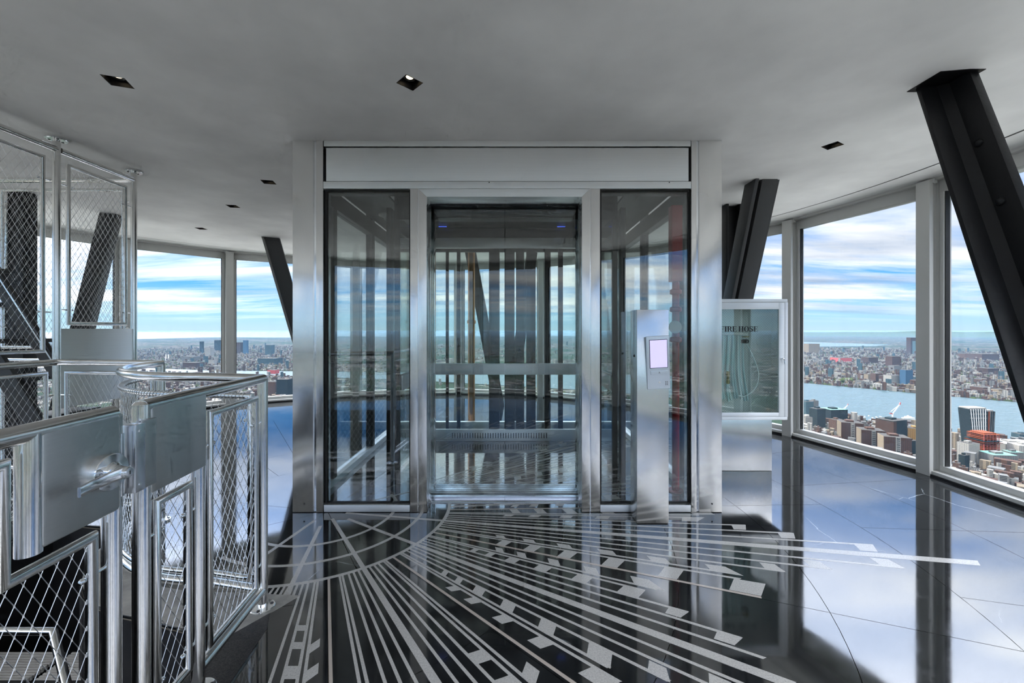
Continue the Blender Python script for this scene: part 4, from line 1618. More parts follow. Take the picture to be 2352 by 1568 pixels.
wire_net(P, 0.012, L - 0.205, 0.757, 0.99, wr=0.00095, cell=(0.0355, 0.066)).build('wire_mesh', 'steel_wire', f, angle=60)
for z in (0.28, 0.655):
    standoff(gt, P(L + RI * 0.5, z), P(L + 0.045, z))
for z in (0.25, 0.60, 0.90):
    standoff(gt, P(-RI * 0.5, z), P(-0.045, z))
# lever handle
hx, hy, hz = fence_x(1.052) + RT * 0.98, 1.052, 0.914
HM = Matrix.Translation((hx, hy, hz)) @ Matrix.Rotation(R(90), 4, 'Y')
rose = MB().lathe([(0.047, 0.0), (0.047, 0.019), (0.045, 0.022), (0.026, 0.0235), (0.0235, 0.026)], 36, HM).build('handle_rose', 'steel_polished', gt)
MB().lathe([(0.0225, 0.0215), (0.0225, 0.030), (0.0205, 0.032), (0.0185, 0.033), (0.0175, 0.046), (0.0145, 0.060), (0.0135, 0.0645)], 28, HM).build('handle_neck', 'steel_polished', rose)
MB().lathe([(0.0105, 0.0645), (0.0105, 0.0668), (0.0085, 0.0672), (0.002, 0.0672)], 22, HM).build('key_cylinder', 'aluminium', rose)
MB().box(-0.0045, 0.0045, -0.001, 0.001, 0.0670, 0.0678, HM).build('keyway', 'black', rose)
lv = MB()
secs = []
for i in range(11):
    t_ = i / 10
    y = hy + 0.010 - 0.122 * t_
    w = 0.0140 - 0.002 * t_
    cx_ = hx + 0.056 - 0.006 * math.sin(t_ * math.pi * 0.9)
    cz_ = hz - 0.002 * t_ - 0.006 * t_ * t_
    th = 0.0085 if t_ > 0.12 else 0.009
    secs.append([(cx_ + th * 0.5 * a, y, cz_ + w * b2) for a, b2 in ((-1, -0.7), (-0.6, -1), (0.6, -1), (1, -0.7), (1, 0.7), (0.6, 1), (-0.6, 1), (-1, 0.7))])
vs = [q for s_ in secs for q in s_]
fs = []
for i in range(10):
    for k in range(8):
        fs.append((i * 8 + k, i * 8 + (k + 1) % 8, (i + 1) * 8 + (k + 1) % 8, (i + 1) * 8 + k))
fs.append(tuple(reversed(range(8))))
fs.append(tuple(range(80, 88)))
lv.add(vs, fs)
lv.build('lever', 'steel_polished', gt)
MB().box(YS - 0.893 + 0.004, YS - 0.893 + 0.0145, -RT * 1.02, RT * 1.02, 0.83, 1.0, Mg).build('latch_edge', 'aluminium', gt, 0.001)
gp = empty('gate_post', (fence_x(0.2), 0.2, 0))
tag(gp, 'steel hinge post of the gate beyond the left edge of the picture', 'post')
post(gp, fence_x(0.2), 0.2, 0.0, RAIL_Z)
flange(gp, fence_x(0.2), 0.2, 0.0)

# ------------------------------------------------------------------ curved railing
cr_ = empty('curved_railing', (-1.9, 2.1, 0))
tag(cr_, 'curved steel railing with mesh sweeping round the stairwell edge', 'railing', 'railings around the stairwell')


def curve_path(r, z, ext=True):
    pts = []
    if ext:
        pts.append(LF(Y1, z))
    for k in range(0, 31):
        a = 272 - k * (272 - 184) / 30
        pts.append(Vector((ARC[0] + r * math.cos(R(a)), ARC[1] + r * math.sin(R(a)), z)))
    return pts


ce = curve_path(ARC[2], 0)[-1]
MB().tube(curve_path(ARC[2], RAIL_Z), RT, 20).build('top_rail', 'steel_tube', cr_)
post(cr_, ce.x, ce.y, 0, RAIL_Z)
flange(cr_, ce.x, ce.y, 0)
MB().lathe([(0.002, -RT), (RT * 0.6, -RT * 0.8), (RT * 0.92, -RT * 0.4), (RT, 0), (RT * 0.92, RT * 0.4), (RT * 0.6, RT * 0.8), (0.002, RT)], 20,
           Matrix.Translation((ce.x, ce.y, RAIL_Z))).build('rail_elbow', 'steel_tube', cr_)
MB().tube(curve_path(ARC[2], 0.085), RT * 0.94, 18).build('bottom_rail', 'steel_tube', cr_)
base = curve_path(ARC[2], 0)
# inner frame follows the curve, a little in from both posts
lens = [0.0]
for i in range(1, len(base)):
    lens.append(lens[-1] + (base[i] - base[i - 1]).length)


def PC(s, z):
    s = min(max(s, 0.0), lens[-1])
    for i in range(1, len(lens)):
        if s <= lens[i]:
            t_ = (s - lens[i - 1]) / (lens[i] - lens[i - 1])
            p = base[i - 1].lerp(base[i], t_)
            return Vector((p.x, p.y, z))
    return Vector((base[-1].x, base[-1].y, z))


S0, S1_ = 0.065, lens[-1] - 0.065
nseg = 36
path = [PC(S0 + (S1_ - S0) * i / nseg, 0.972) for i in range(nseg + 1)] + [PC(S1_ - (S1_ - S0) * i / nseg, 0.13) for i in range(nseg + 1)]
f = MB().tube(path, RI, 12, closed=True).build('panel_frame', 'steel_tube', cr_)
wire_net(PC, S0 + 0.012, S1_ - 0.012, 0.145, 0.958, curved=True).build('wire_mesh', 'steel_wire', f, angle=60)
# lashing wound round the upper frame tube
ls = MB()
s_ = S0 + 0.03
while s_ < S1_ - 0.03:
    c0 = PC(s_, 0.972)
    dd = (PC(s_ + 0.01, 0.972) - c0).normalized()
    nx = Vector((-dd.y, dd.x, 0))
    ring_pts = [c0 + nx * (0.0142 * math.cos(q)) + Vector((0, 0, 0.0142 * math.sin(q))) + dd * (0.008 * q / 6.283) for q in [2 * math.pi * k / 10 for k in range(10)]]
    ls.tube(ring_pts, 0.0010, 4, closed=True)
    s_ += CELL_W / 2
ls.build('lashing', 'steel_wire', f, angle=60)
for z in (0.22, 0.86):
    standoff(cr_, PC(S0, z), PC(0.02, z))
    standoff(cr_, PC(S1_, z), PC(lens[-1] - 0.02, z))

# ------------------------------------------------------------------ far and left-hand low railings
XS, YT1, YT2 = -3.16, 2.84, 3.42
lr = empty('far_railing', (-2.75, 2.8, 0))
tag(lr, 'short straight mesh railing in front of the steel plate', 'railing', 'railings around the stairwell')
MB().tube([(XS + 0.02, YT1 - 0.01, RAIL_Z), (ce.x - 0.02, ce.y + 0.03, RAIL_Z)], RT, 20).build('top_rail', 'steel_tube', lr)
MB().tube([(XS + 0.02, YT1 - 0.01, 0.085), (ce.x - 0.02, ce.y + 0.03, 0.085)], RT * 0.94, 18).build('bottom_rail', 'steel_tube', lr)
panel(lr, (XS + 0.085, YT1 - 0.012), (ce.x - 0.085, ce.y + 0.028), 0.13, 0.985)

ll = empty('side_railing', (-3.1, 2.0, 0))
tag(ll, 'low mesh railing running along the left edge below the tall screen', 'railing', 'railings around the stairwell')
MB().tube([(XS + 0.035, 0.9, RAIL_Z), (XS + 0.015, YT1 - 0.02, RAIL_Z)], RT, 20).build('top_rail', 'steel_tube', ll)
MB().tube([(XS + 0.035, 0.9, 0.085), (XS + 0.015, YT1 - 0.02, 0.085)], RT * 0.94, 18).build('bottom_rail', 'steel_tube', ll)
panel(ll, (XS + 0.035, 1.6), (XS + 0.02, YT1 - 0.085), 0.13, 0.985)

# ------------------------------------------------------------------ tall mesh screens up to the ceiling
TR = CEIL - 0.075


def tall_post(parent, x, y):
    post(parent, x, y, 0.0, CEIL - 0.001, 'tall_post')
    flange(parent, x, y, CEIL, -1, 0.058)
    flange(parent, x, y, 0.0)


sc1 = empty('mesh_screen', (XS, 2.0, 0))
tag(sc1, 'tall ceiling-high mesh screen cut by the left edge of the picture', 'mesh screen', 'tall mesh screens')
tall_post(sc1, XS, YT1)
MB().tube([(XS, 1.2, TR), (XS, YT1, TR)], RT, 20).build('top_rail', 'steel_tube', sc1)
panel(sc1, (XS, 1.35), (XS, YT1 - 0.085), 1.135, TR - 0.085, zs=(1.40, 2.30))

sc2 = empty('mesh_screen', (XS, 3.13, 0))
tag(sc2, 'tall mesh screen with a solid brushed steel plate below it', 'mesh screen', 'tall mesh screens')
tall_post(sc2, XS, YT2)
MB().tube([(XS, YT1 + RT, TR), (XS, YT2, TR)], RT, 20).build('top_rail', 'steel_tube', sc2)
panel(sc2, (XS, YT1 + 0.075), (XS, YT2 - 0.075), 1.325, TR - 0.085, zs=(1.42, 2.30))
MB().box(XS - 0.012, XS + 0.012, YT1 + 0.018, YT2 + 0.02, 0.73, 1.288).build('solid_plate', 'steel_horizontal', sc2, 0.004)

sc3 = empty('mesh_screen', (-3.9, YT2, 0))
tag(sc3, 'rear mesh screen seen through the side screens, facing the room', 'mesh screen', 'tall mesh screens')
MB().tube([(XS - RT, YT2, TR), (-5.0, YT2, TR)], RT, 20).build('top_rail', 'steel_tube', sc3)
MB().tube([(-4.36, YT2, 0.0), (-4.36, YT2, TR)], RT, 20).build('post', 'steel_tube', sc3)
panel(sc3, (-4.26, YT2), (XS - 0.085, YT2), 1.135, TR - 0.085, zs=(1.30, 2.35))
panel(sc3, (-4.26, YT2), (XS - 0.085, YT2), 0.13, 1.03)

# ------------------------------------------------------------------ stair flights
up = empty('upper_stair', (-3.7, 3.1, 0))
tag(up, 'dark steel stair climbing to the left behind the mesh screens', 'stairs')
MB().bar((-4.30, 2.98, 2.52), (-3.22, 2.98, 0.83), 0.03, 0.10).build('stringer', 'dark_steel', up, 0.003)
MB().bar((-4.30, 2.98, 1.90), (-3.22, 2.98, 0.22), 0.03, 0.13).build('stringer', 'dark_steel', up, 0.003)
MB().bar((-4.30, 2.962, 2.578), (-3.22, 2.962, 0.888), 0.008, 0.010).build('lit_edge', 'steel_polished', up)  # bright strip added to draw the light along the stringer's top edge
for k in range(6):
    t_ = (k + 0.5) / 6
    x, z = -4.30 + 1.08 * t_, 1.90 - 1.68 * t_
    MB().box(x - 0.12, x + 0.12, 3.0, 3.36, z - 0.02, z + 0.01).build('tread', 'dark_steel', up, 0.003)
lo = empty('lower_stair', (-2.3, 1.6, -0.6))
tag(lo, 'dark grated stair going down inside the stairwell', 'stairs')
for (x0, x1, y0, z, ns) in ((-2.95, -2.40, 2.02, -0.45, 11), (-2.36, -1.86, 2.02, -0.45, 11), (-1.82, -1.36, 1.55, -0.45, 11), (-2.36, -1.86, 1.72, -0.62, 10), (-2.95, -2.40, 1.72, -0.62, 10), (-2.6, -1.9, 1.3, -0.85, 10)):
    tr = MB().box(x0, x1, y0 - 0.01, y0, z - 0.04, z).build('tread_frame', 'dark_steel', lo)
    for k in range(ns):
        MB().box(x0, x1, y0 + 0.004 + k * 0.0165, y0 + 0.013 + k * 0.0165, z - 0.02, z).build('tread_slat', 'tread_metal', tr)
MB().tube([(-2.62, 1.92, -0.13), (-2.13, 1.90, -0.12), (-1.70, 1.62, -0.38), (-1.40, 1.42, -0.62)], 0.017, 12).build('handrail', 'steel_tube', lo)
MB().tube([(-1.75, 1.66, -0.36), (-1.75, 1.66, -0.75)], 0.014, 10).build('baluster', 'dark_steel', lo)

# ================================================================== the city outside, 380 m below
GZ = -380.0
gd = MB().prism([(90000 * math.cos(2 * math.pi * k / 96), 90000 * math.sin(2 * math.pi * k / 96)) for k in range(96)], GZ - 40, GZ).build('ground', 'city_ground')
tag(gd, 'far city streets and roofs spreading to the horizon below the windows', 'city', kind='structure')

NEAR_SHORE = [(-6000, 4450), (-2800, 3560), (-800, 3100), (600, 2500), (1300, 1960), (1452, 1764), (1561, 1571), (1692, 1415), (2400, 200), (2900, -2000)]
FAR_SHORE = [(-6000, 4750), (-2800, 3800), (-600, 3600), (1200, 3400), (1800, 3150), (2072, 2912), (2417, 2420), (2640, 2132), (3600, 700), (4300, -2000)]
mb = MB()
n = len(NEAR_SHORE)
vs = [(x, y, GZ + 3) for x, y in NEAR_SHORE] + [(x, y, GZ + 3) for x, y in FAR_SHORE]
mb.add(vs, [(i, i + 1, n + i + 1, n + i) for i in range(n - 1)])
rv = mb.build('river', 'river_water')
tag(rv, 'wide blue-grey river crossing below the right windows', 'river', kind='stuff')
bay = MB().prism([(6300, 9000), (8300, 9350), (9600, 10400), (9000, 12600), (7300, 12400), (6600, 10600)], GZ + 1, GZ + 6).build('bay', 'river_water')
tag(bay, 'pale bay far off in the plain beyond the river', 'bay', kind='stuff')
mb = MB()
pts = []
for k in range(25):
    a = R(80 + 70 * k / 24)
    pts.append((23500 * math.cos(a) * (1 + 0.06 * math.sin(k * 1.3)), 23500 * math.sin(a) * (1 + 0.06 * math.sin(k * 1.3))))
pts2 = [(89000 * math.cos(R(80 + 70 * k / 24)), 89000 * math.sin(R(80 + 70 * k / 24))) for k in range(25)]
mb.add([(x, y, GZ + 8) for x, y in pts + pts2], [(i, 25 + i, 25 + i + 1, i + 1) for i in range(24)])
sea = mb.build('sea', 'sea_water')
tag(sea, 'thin strip of sea at the horizon beyond the left windows', 'sea', kind='stuff')
mb = MB()
N = 90
prev = None
random.seed(3)
for k in range(N + 1):
    a = R(70 - 70 * k / N)
    h = 200 + 110 * (0.5 + 0.5 * math.sin(k * 0.21 + 0.6)) * (0.75 + 0.25 * math.sin(k * 0.83))
    for r, z in ((30500, GZ), (33500, GZ + h), (39000, GZ)):
        mb.v.append((r * math.cos(a), r * math.sin(a), z))
for k in range(N):
    for q in range(2):
        i = k * 3 + q
        mb.f.append((i, i + 3, i + 4, i + 1))
hl = mb.build('hill_ridge', 'trees_autumn', angle=80)
tag(hl, 'long low wooded ridge on the horizon at right', 'hills')


def pip(x, y, poly):
    c = False
    j = len(poly) - 1
    for i in range(len(poly)):
        xi, yi = poly[i]
        xj, yj = poly[j]
        if (yi > y) != (yj > y) and x < (xj - xi) * (y - yi) / (yj - yi) + xi:
            c = not c
        j = i
    return c


RIVER = NEAR_SHORE + list(reversed(FAR_SHORE))
BAY = [(6300, 9000), (8300, 9350), (9600, 10400), (9000, 12600), (7300, 12400), (6600, 10600)]


TAKEN = []


def dry(x, y):
    for tx, ty, tr in TAKEN:
        if (x - tx) ** 2 + (y - ty) ** 2 < tr * tr:
            return False
    return not pip(x, y, RIVER) and not pip(x, y, BAY)


def spot(px, py):
    """ground point seen at a bearing (px) and depression (py) from the room"""
    D = (EYE - GZ) * 940.0 / (py - 757.0)
    return Vector(((px - 1176.0) / 940.0 * D, D, GZ)), D


def house(name, mat, w, d, h, roof='roof_tar', parapet=True, tank=True):
    """block with a parapet roof and a bulkhead, standing on its own origin"""
    body = MB().box(-w / 2, w / 2, -d / 2, d / 2, 0, h).mesh(name, mat)
    o = link(name, body)
    rm = MB().box(-w / 2 + 0.6, w / 2 - 0.6, -d / 2 + 0.6, d / 2 - 0.6, h, h + 0.3)
    r = link('roof', rm.mesh('roof', roof))
    r.parent = o
    if tank:
        bk = MB().box(-w * 0.22, w * 0.12, -d * 0.2, d * 0.2, h + 0.3, h + 3.5 + h * 0.04)
        q = link('roof_bulkhead', bk.mesh('roof_bulkhead', mat))
        q.parent = o
    return o


def place(o, px, py, rz=0.0, cx=None):
    p, D = spot(px, py)
    o.location = p
    o.rotation_euler = (0, 0, rz)
    return o


# -- buildings one can pick out, near the right-hand windows
RB = math.atan2(-0.81, 0.59)
def landmark(name, lab, mat, x0, x1, ytop, ybase, depth=None, rz=-0.35, roof='roof_tar', cat='building', tank=True):
    p, D = spot((x0 + x1) / 2, ybase)
    dist = p.xy.length
    w = (x1 - x0) / 940.0 * D
    # side faces add to the outline when the block is turned
    d = depth or w * 0.7
    ca, sa = abs(math.cos(rz)), abs(math.sin(rz))
    w2 = max(6.0, (w - d * sa * 0.6) / max(0.3, ca))
    h = (ybase - ytop) / 940.0 * D
    o = house(name, mat, w2, d, h, roof, tank=tank)
    place(o, (x0 + x1) / 2, ybase, rz)
    TAKEN.append((p.x, p.y, 0.5 * math.hypot(w2, d) + 9))
    tag(o, lab, cat)
    return o, w2, d, h


def stripes(o, w, d, h, mat='stone_pale', fr=(0.42, 0.60), face=-1):
    m_ = MB().box(-w / 2 + w * fr[0], -w / 2 + w * fr[1], -d / 2 - 0.8, -d / 2, 0, h + 1)
    q = link('balcony_stack', m_.mesh('balcony_stack', mat))
    q.parent = o
    for k in range(int(h / 6)):
        m_ = MB().box(-w / 2 + w * (fr[0] + 0.03), -w / 2 + w * (fr[1] - 0.03), -d / 2 - 1.2, -d / 2 - 0.8, k * 6 + 1.5, k * 6 + 3.6)
        b_ = link('balcony', m_.mesh('balcony', 'glass_dark'))
        b_.parent = o
    m_ = MB().box(-w / 2 - 0.8, -w / 2, -d / 2 * 0.9, d / 2 * 0.9, 0, h)  # tan slab over the left face, its sunlit tone put into the colour
    q = link('sunlit_end_wall', m_.mesh('sunlit_end_wall', 'stone_tan'))
    q.parent = o


for args in (('brick_tower', 'leftmost brown brick tower with a white balcony stripe by the river', 1930, 1975, 968, 1012),
             ('brick_tower', 'middle brown brick tower with a white balcony stripe by the river', 1976, 2023, 985, 1030),
             ('brick_tower', 'rightmost brown brick tower with a white balcony stripe above the sill', 2027, 2080, 1000, 1046)):
    o, w, d, h = landmark(args[0], args[1], 'brick_brown', *args[2:], rz=-0.4)
    stripes(o, w, d, h)
o, w, d, h = landmark('glass_tower', 'tall glass and brick tower just behind the rightmost brick tower', 'glass_dark', 2022, 2072, 962, 1010, rz=0.3)
m_ = MB().box(-w / 2 - 0.5, -w / 2 + w * 0.22, -d / 2 - 0.5, d / 2, 0, h * 0.97)
q = link('brick_side', m_.mesh('brick_side', 'brick_red'))
q.parent = o
landmark('warehouse', 'long yellow brick warehouse beside the window mullion', 'yellow_brick', 2084, 2130, 982, 1012, rz=-0.5)
landmark('office_block', 'small dark office block below the yellow warehouse', 'glass_dark', 2078, 2102, 1010, 1040, rz=0.2)
landmark('pier_shed', 'long brown pier shed at the water behind the yellow warehouse', 'brick_brown', 2072, 2118, 966, 982, rz=-0.6, tank=False)
landmark('glass_office', 'green glass office by the window edge, farthest left', 'glass_teal', 1842, 1864, 921, 958, rz=0.2)
landmark('glass_office', 'pale upper block on the green office at the left window edge', 'stone_grey', 1861, 1877, 919, 944, rz=0.2)
landmark('glass_office', 'near-black glass office standing in front of the green office', 'glass_dark', 1864, 1891, 937, 980, rz=0.25)
landmark('glass_office', 'green and black glass office at the river beside the small crane', 'glass_dark', 1893, 1936, 938, 966, rz=0.1, roof='copper_green')
landmark('office_block', 'pale low block at the lower left corner of the river window', 'stone_pale', 1842, 1862, 957, 984, rz=0.2)
landmark('brick_block', 'orange brick block tucked behind the leftmost brick tower', 'brick_red', 1908, 1932, 962, 990, rz=0.3)
# twin leaning copper-and-white towers beyond the second window
for lab, x0, x1, yt, yb, lean, mt, fx in (
        ('white gridded tower widening upwards, left of the leaning pair', 2222, 2252, 937, 1022, -9, 'stone_pale', 1),
        ('dark red-striped tower, right of the leaning pair', 2250, 2272, 943, 1015, 4, 'glass_dark', 0)):
    p, D = spot((x0 + x1) / 2, yb)
    w = (x1 - x0) / 940 * D
    h = (yb - yt) / 940 * D
    d = w * 0.8
    lx = lean / 940 * D
    t_ = empty('leaning_tower', p)
    mb = MB()
    vs = [(-w / 2, -d / 2, 0), (w / 2, -d / 2, 0), (w / 2, d / 2, 0), (-w / 2, d / 2, 0),
          (-w / 2 + lx, -d / 2, h), (w / 2 + max(lx, 0), -d / 2, h), (w / 2 + max(lx, 0), d / 2, h), (-w / 2 + lx, d / 2, h)]
    mb.add(vs, [(0, 3, 2, 1), (4, 5, 6, 7), (0, 1, 5, 4), (1, 2, 6, 5), (2, 3, 7, 6), (3, 0, 4, 7)])
    b_ = link('tower_body', mb.mesh('tower_body', 'glass_dark'))
    b_.parent = t_
    if fx:
        for k in range(7):
            xa = -w / 2 + w * (k + 0.5) / 7
            xt = -w / 2 + lx + (w - lx) * (k + 0.5) / 7
            q = link('rib', MB().bar((xa, -d / 2 - 0.5, 0), (xt, -d / 2 - 0.5, h), 1.6, 1.2, (0, 1, 0)).mesh('rib', 'crane_white'))
            q.parent = t_
        for k in range(9):
            z = h * (k + 1) / 9.2
            f_ = z / h
            q = link('floor_band', MB().box(-w / 2 + lx * f_, w / 2, -d / 2 - 0.9, -d / 2 - 0.1, z - 0.8, z + 0.8).mesh('floor_band', 'stone_pale'))
            q.parent = t_
    else:
        q = link('red_stripe', MB().bar((-w * 0.05, -d / 2 - 0.6, h * 0.3), (w * 0.02, -d / 2 - 0.6, h), 5.0, 1.0, (0, 1, 0)).mesh('red_stripe', 'orange_frame'))
        q.parent = t_
        for k in range(3):
            xa = -w / 2 + w * (0.55 + 0.18 * k)
            q = link('rib', MB().bar((xa, -d / 2 - 0.5, 0), (xa + max(lx, 0) * (0.5 + .2 * k), -d / 2 - 0.5, h), 0.9, 1.0, (0, 1, 0)).mesh('rib', 'stone_pale'))
            q.parent = t_
    q = link('roof_cap', MB().box(-w / 2 + min(lx, 0) * 0.8, w / 2, -d / 2 + 1, d / 2 - 1, h, h + 4).mesh('roof_cap', 'stone_pale'))
    q.parent = t_
    TAKEN.append((p.x, p.y, w + 10))
    tag(t_, lab, 'tower')
p, D = spot(2258, 1046)
TAKEN.append((p.x, p.y, 60))
t_ = empty('construction_tower', p)
tag(t_, 'orange concrete tower under construction in front of the leaning towers', 'tower')
w = 40 / 940 * D
fl_h = 4.6
for k in range(15):
    if k < 4:
        f_ = 1.18
    elif k in (9, 10):
        f_ = 1.05
    else:
        f_ = 0.9
    q = link('floor_slab', MB().box(-w / 2 * f_, w / 2 * f_, -w / 2 * f_, w / 2 * f_, k * fl_h + 3.4, k * fl_h + 4.6).mesh('floor_slab', 'orange_frame' if k != 10 else 'glass_dark'))
    q.parent = t_
    for j in range(6):
        xa = -w / 2 * 0.85 + w * 0.85 * j / 5
        q = link('pier', MB().box(xa - 0.7, xa + 0.7, -w / 2 * 0.86, -w / 2 * 0.86 + 1.4, k * fl_h, k * fl_h + 3.4).mesh('pier', 'stone_pale' if k < 4 else 'crane_red'))
        q.parent = t_
q = link('core', MB().box(-w / 2 * 0.7, w / 2 * 0.7, -w / 2 * 0.7, w / 2 * 0.7, 0, 15 * fl_h + 4).mesh('core', 'orange_frame'))
q.parent = t_
landmark('stone_block', 'pale stone block at the window edge before the construction tower', 'stone_pale', 2208, 2240, 1016, 1062, rz=0.15)
landmark('office_block', 'dark low block at the lower window edge beside the pale stone block', 'glass_dark', 2206, 2222, 1044, 1080, rz=0.2)
landmark('office_block', 'grey block with white fins below the construction tower', 'stone_grey', 2264, 2316, 1040, 1070, rz=-0.1, roof='copper_green')
landmark('office_block', 'second grey block with a green roof near the dark column', 'stone_grey', 2312, 2340, 1036, 1068, rz=-0.1, roof='copper_green')
landmark('terminal', 'long white low terminal building by the river at right', 'stone_pale', 2290, 2362, 1014, 1040, rz=-0.2, roof='crane_white')
landmark('terminal', 'stepped white block beside the white terminal near the column', 'stone_pale', 2330, 2372, 1020, 1058, rz=-0.2, roof='crane_white')
landmark('glass_hall', 'small teal glass hall on the river beside the dark column', 'glass_teal', 2334, 2362, 995, 1014, rz=-0.2)
# across the river
for lab, mt, x0, x1, yt, yb in (
        ('slim blue glass tower on the far river bank', 'glass_blue', 2072, 2091, 849, 884),
        ('white slab beside the blue glass tower across the river', 'stone_pale', 2036, 2062, 861, 881),
        ('first pink brick block along the far bank from the left', 'brick_red', 1973, 1988, 857, 872),
        ('second pink brick block along the far bank from the left', 'stone_tan', 1988, 2003, 859, 874),
        ('third brick block along the far bank with a pale crown', 'brick_red', 2004, 2022, 857, 877),
        ('brown block left of the white slab on the far bank', 'brick_brown', 2022, 2036, 862, 879),
        ('pink brick pair at the mullion across the river', 'brick_red', 2096, 2112, 872, 889),
        ('square stone tower inland across the river', 'stone_grey', 2046, 2064, 839, 852),
        ('tall dark red tower far behind the river by the mullion', 'brick_brown', 2086, 2100, 775, 812),
        ('teal glass tower far behind the river by the mullion', 'glass_teal', 2100, 2114, 783, 814),
        ('red flat factory far across the river', 'crane_red', 1915, 1948, 821, 831),
        ('brown twin blocks far across the river', 'brick_brown', 1985, 2010, 820, 834),
        ('dark brick slab with setbacks across the river', 'brick_brown', 2040, 2062, 818, 842),
        ('cluster of tan flats at the left edge far across the river', 'stone_tan', 1848, 1876, 789, 811),
        ('long tan housing slab far off in the second window', 'brick_red', 2208, 2230, 812, 824),
        ('long brown housing slab far off in the second window', 'brick_brown', 2232, 2278, 812, 826),
        ('dark brick school across the river in the second window', 'brick_brown', 2254, 2284, 845, 858),
        ('long orange warehouse across the river in the second window', 'brick_red', 2240, 2274, 870, 878),
        ('red brick block with trees on the far bank in the second window', 'brick_brown', 2240, 2276, 888, 902),
        ('tan block with teal glass on the far bank in the second window', 'stone_tan', 2282, 2304, 893, 906)):
    landmark('far_bank_building', lab, mt, x0, x1, yt, yb, rz=0.1, tank=False)
# beyond the left windows
for lab, mt, x0, x1, yt, yb in (
        ('tall dark slab tower left of the left mullion', 'glass_dark', 495, 507, 781, 806),
        ('slim dark tower between the left mullion and the mesh screen', 'glass_dark', 460, 467, 784, 810),
        ('tall blue tower right of the left mullion', 'glass_blue', 560, 569, 781, 812),
        ('wide teal office right of the left mullion', 'glass_teal', 612, 628, 792, 815),
        ('brown tower with pink top right of the left mullion', 'brick_brown', 545, 556, 786, 812),
        ('pale slab under the dark tower left of the left mullion', 'stone_pale', 474, 488, 798, 818),
        ('low grey power station by the river at left', 'stone_grey', 424, 455, 818, 828),
        ('dark industrial block by the river at left', 'brick_brown', 428, 462, 832, 844),
        ('white cube on the near side of the left river', 'stone_pale', 482, 495, 826, 838),
        ('brown flats before the left river, first of two', 'brick_brown', 456, 464, 842, 858),
        ('brown flats before the left river, second of two', 'brick_brown', 482, 490, 842, 857),
        ('red painted building beside a crane near the lift post', 'crane_red', 618, 638, 849, 858),
        ('teal glass office row by the lift post', 'glass_teal', 600, 642, 822, 836),
        ('dark near tower beside the lift post', 'glass_dark', 640, 668, 870, 912),
        ('brown near tower left of the dark one by the lift post', 'brick_brown', 615, 638, 876, 908)):
    landmark('left_city_building', lab, mt, x0, x1, yt, yb, rz=-0.1, tank=False)
# two pale chimneys
for px, lab in ((381, 'pale power station chimney at left, the left one of two'), (387, 'pale power station chimney at left, the right one of two')):
    p, D = spot(px, 828)
    o = link('chimney', MB().lathe([(6, 0), (4.2, 75), (4.2, 76)], 12).mesh('chimney', 'crane_white'))
    o.location = p
    tag(o, lab, 'chimney')
# cranes and a ship
for px, py, lab, s in ((2050, 962, 'large white crane with a red jib tip by the pier', 1.0), (1938, 948, 'small white crane beside the green glass office', 0.55)):
    p, D = spot(px, py)
    t_ = empty('harbour_crane', p)
    h = 38 / 940 * D * s
    for nm, a, b2, wd, mt in (('mast', (0, 0, 0), (0, 0, h * 0.35), 3.5, 'crane_white'), ('jib', (0, 0, h * 0.3), (h * 0.42, 0, h * 0.86), 2.6, 'crane_white'),
                              ('jib_tip', (h * 0.42, 0, h * 0.86), (h * 0.48, 0, h), 3.6, 'crane_red'), ('stay', (-h * 0.1, 0, h * 0.45), (h * 0.36, 0, h * 0.82), 0.9, 'crane_white'),
                              ('counterweight', (-h * 0.16, 0, h * 0.34), (0, 0, h * 0.32), 4.0, 'crane_red')):
        q = link(nm, MB().bar(a, b2, wd * s, wd * s).mesh(nm, mt))
        q.parent = t_
    tag(t_, lab, 'crane')
p, D = spot(2086, 962)
t_ = empty('ship', p)
for nm, (a, b2, c, d_, e, f_) in (('hull', (-24, 24, -5, 5, 0, 6)), ('cabin', (-14, 12, -4, 4, 6, 11)), ('funnel', (-4, 2, -2, 2, 11, 15))):
    q = link(nm, MB().box(a, b2, c, d_, e, f_).mesh(nm, 'crane_white'))
    q.parent = t_
tag(t_, 'white passenger ship moored at the pier behind the warehouse', 'ship')
for k in range(9):
    p, D = spot(1950 + k * 9, 957 - (k % 3) * 2 + k * 0.6)
    o = link('moored_boat', MB().prism([(-9, -2), (6, -2), (10, 0), (6, 2), (-9, 2)], 0, 3.2).mesh('moored_boat', 'crane_white'))
    o.location = p
    o.rotation_euler = (0, 0, 0.4 + 0.1 * k)
    tag(o, 'small white boat moored in the marina above the brick towers', 'boat', 'boats in the marina')
# wooded point on the far bank
pk = MB()
random.seed(11)
for k in range(130):
    p, D = spot(1930 + random.random() * 40, 877 - random.random() * 3)
    r = 9 + random.random() * 9
    vs_, fs_ = [], []
    bm = bmesh.new()
    bmesh.ops.create_icosphere(bm, subdivisions=1, radius=r)
    vs_ = [(v.co.x + p.x, v.co.y + p.y, v.co.z * 0.8 + GZ + r * 0.6) for v in bm.verts]
    fs_ = [tuple(v.index for v in f.verts) for f in bm.faces]
    bm.free()
    pk.add(vs_, fs_)
tag(pk.build('park_trees', 'trees_autumn', angle=80), 'autumn trees on the wooded point at the far bank', 'trees', kind='stuff')

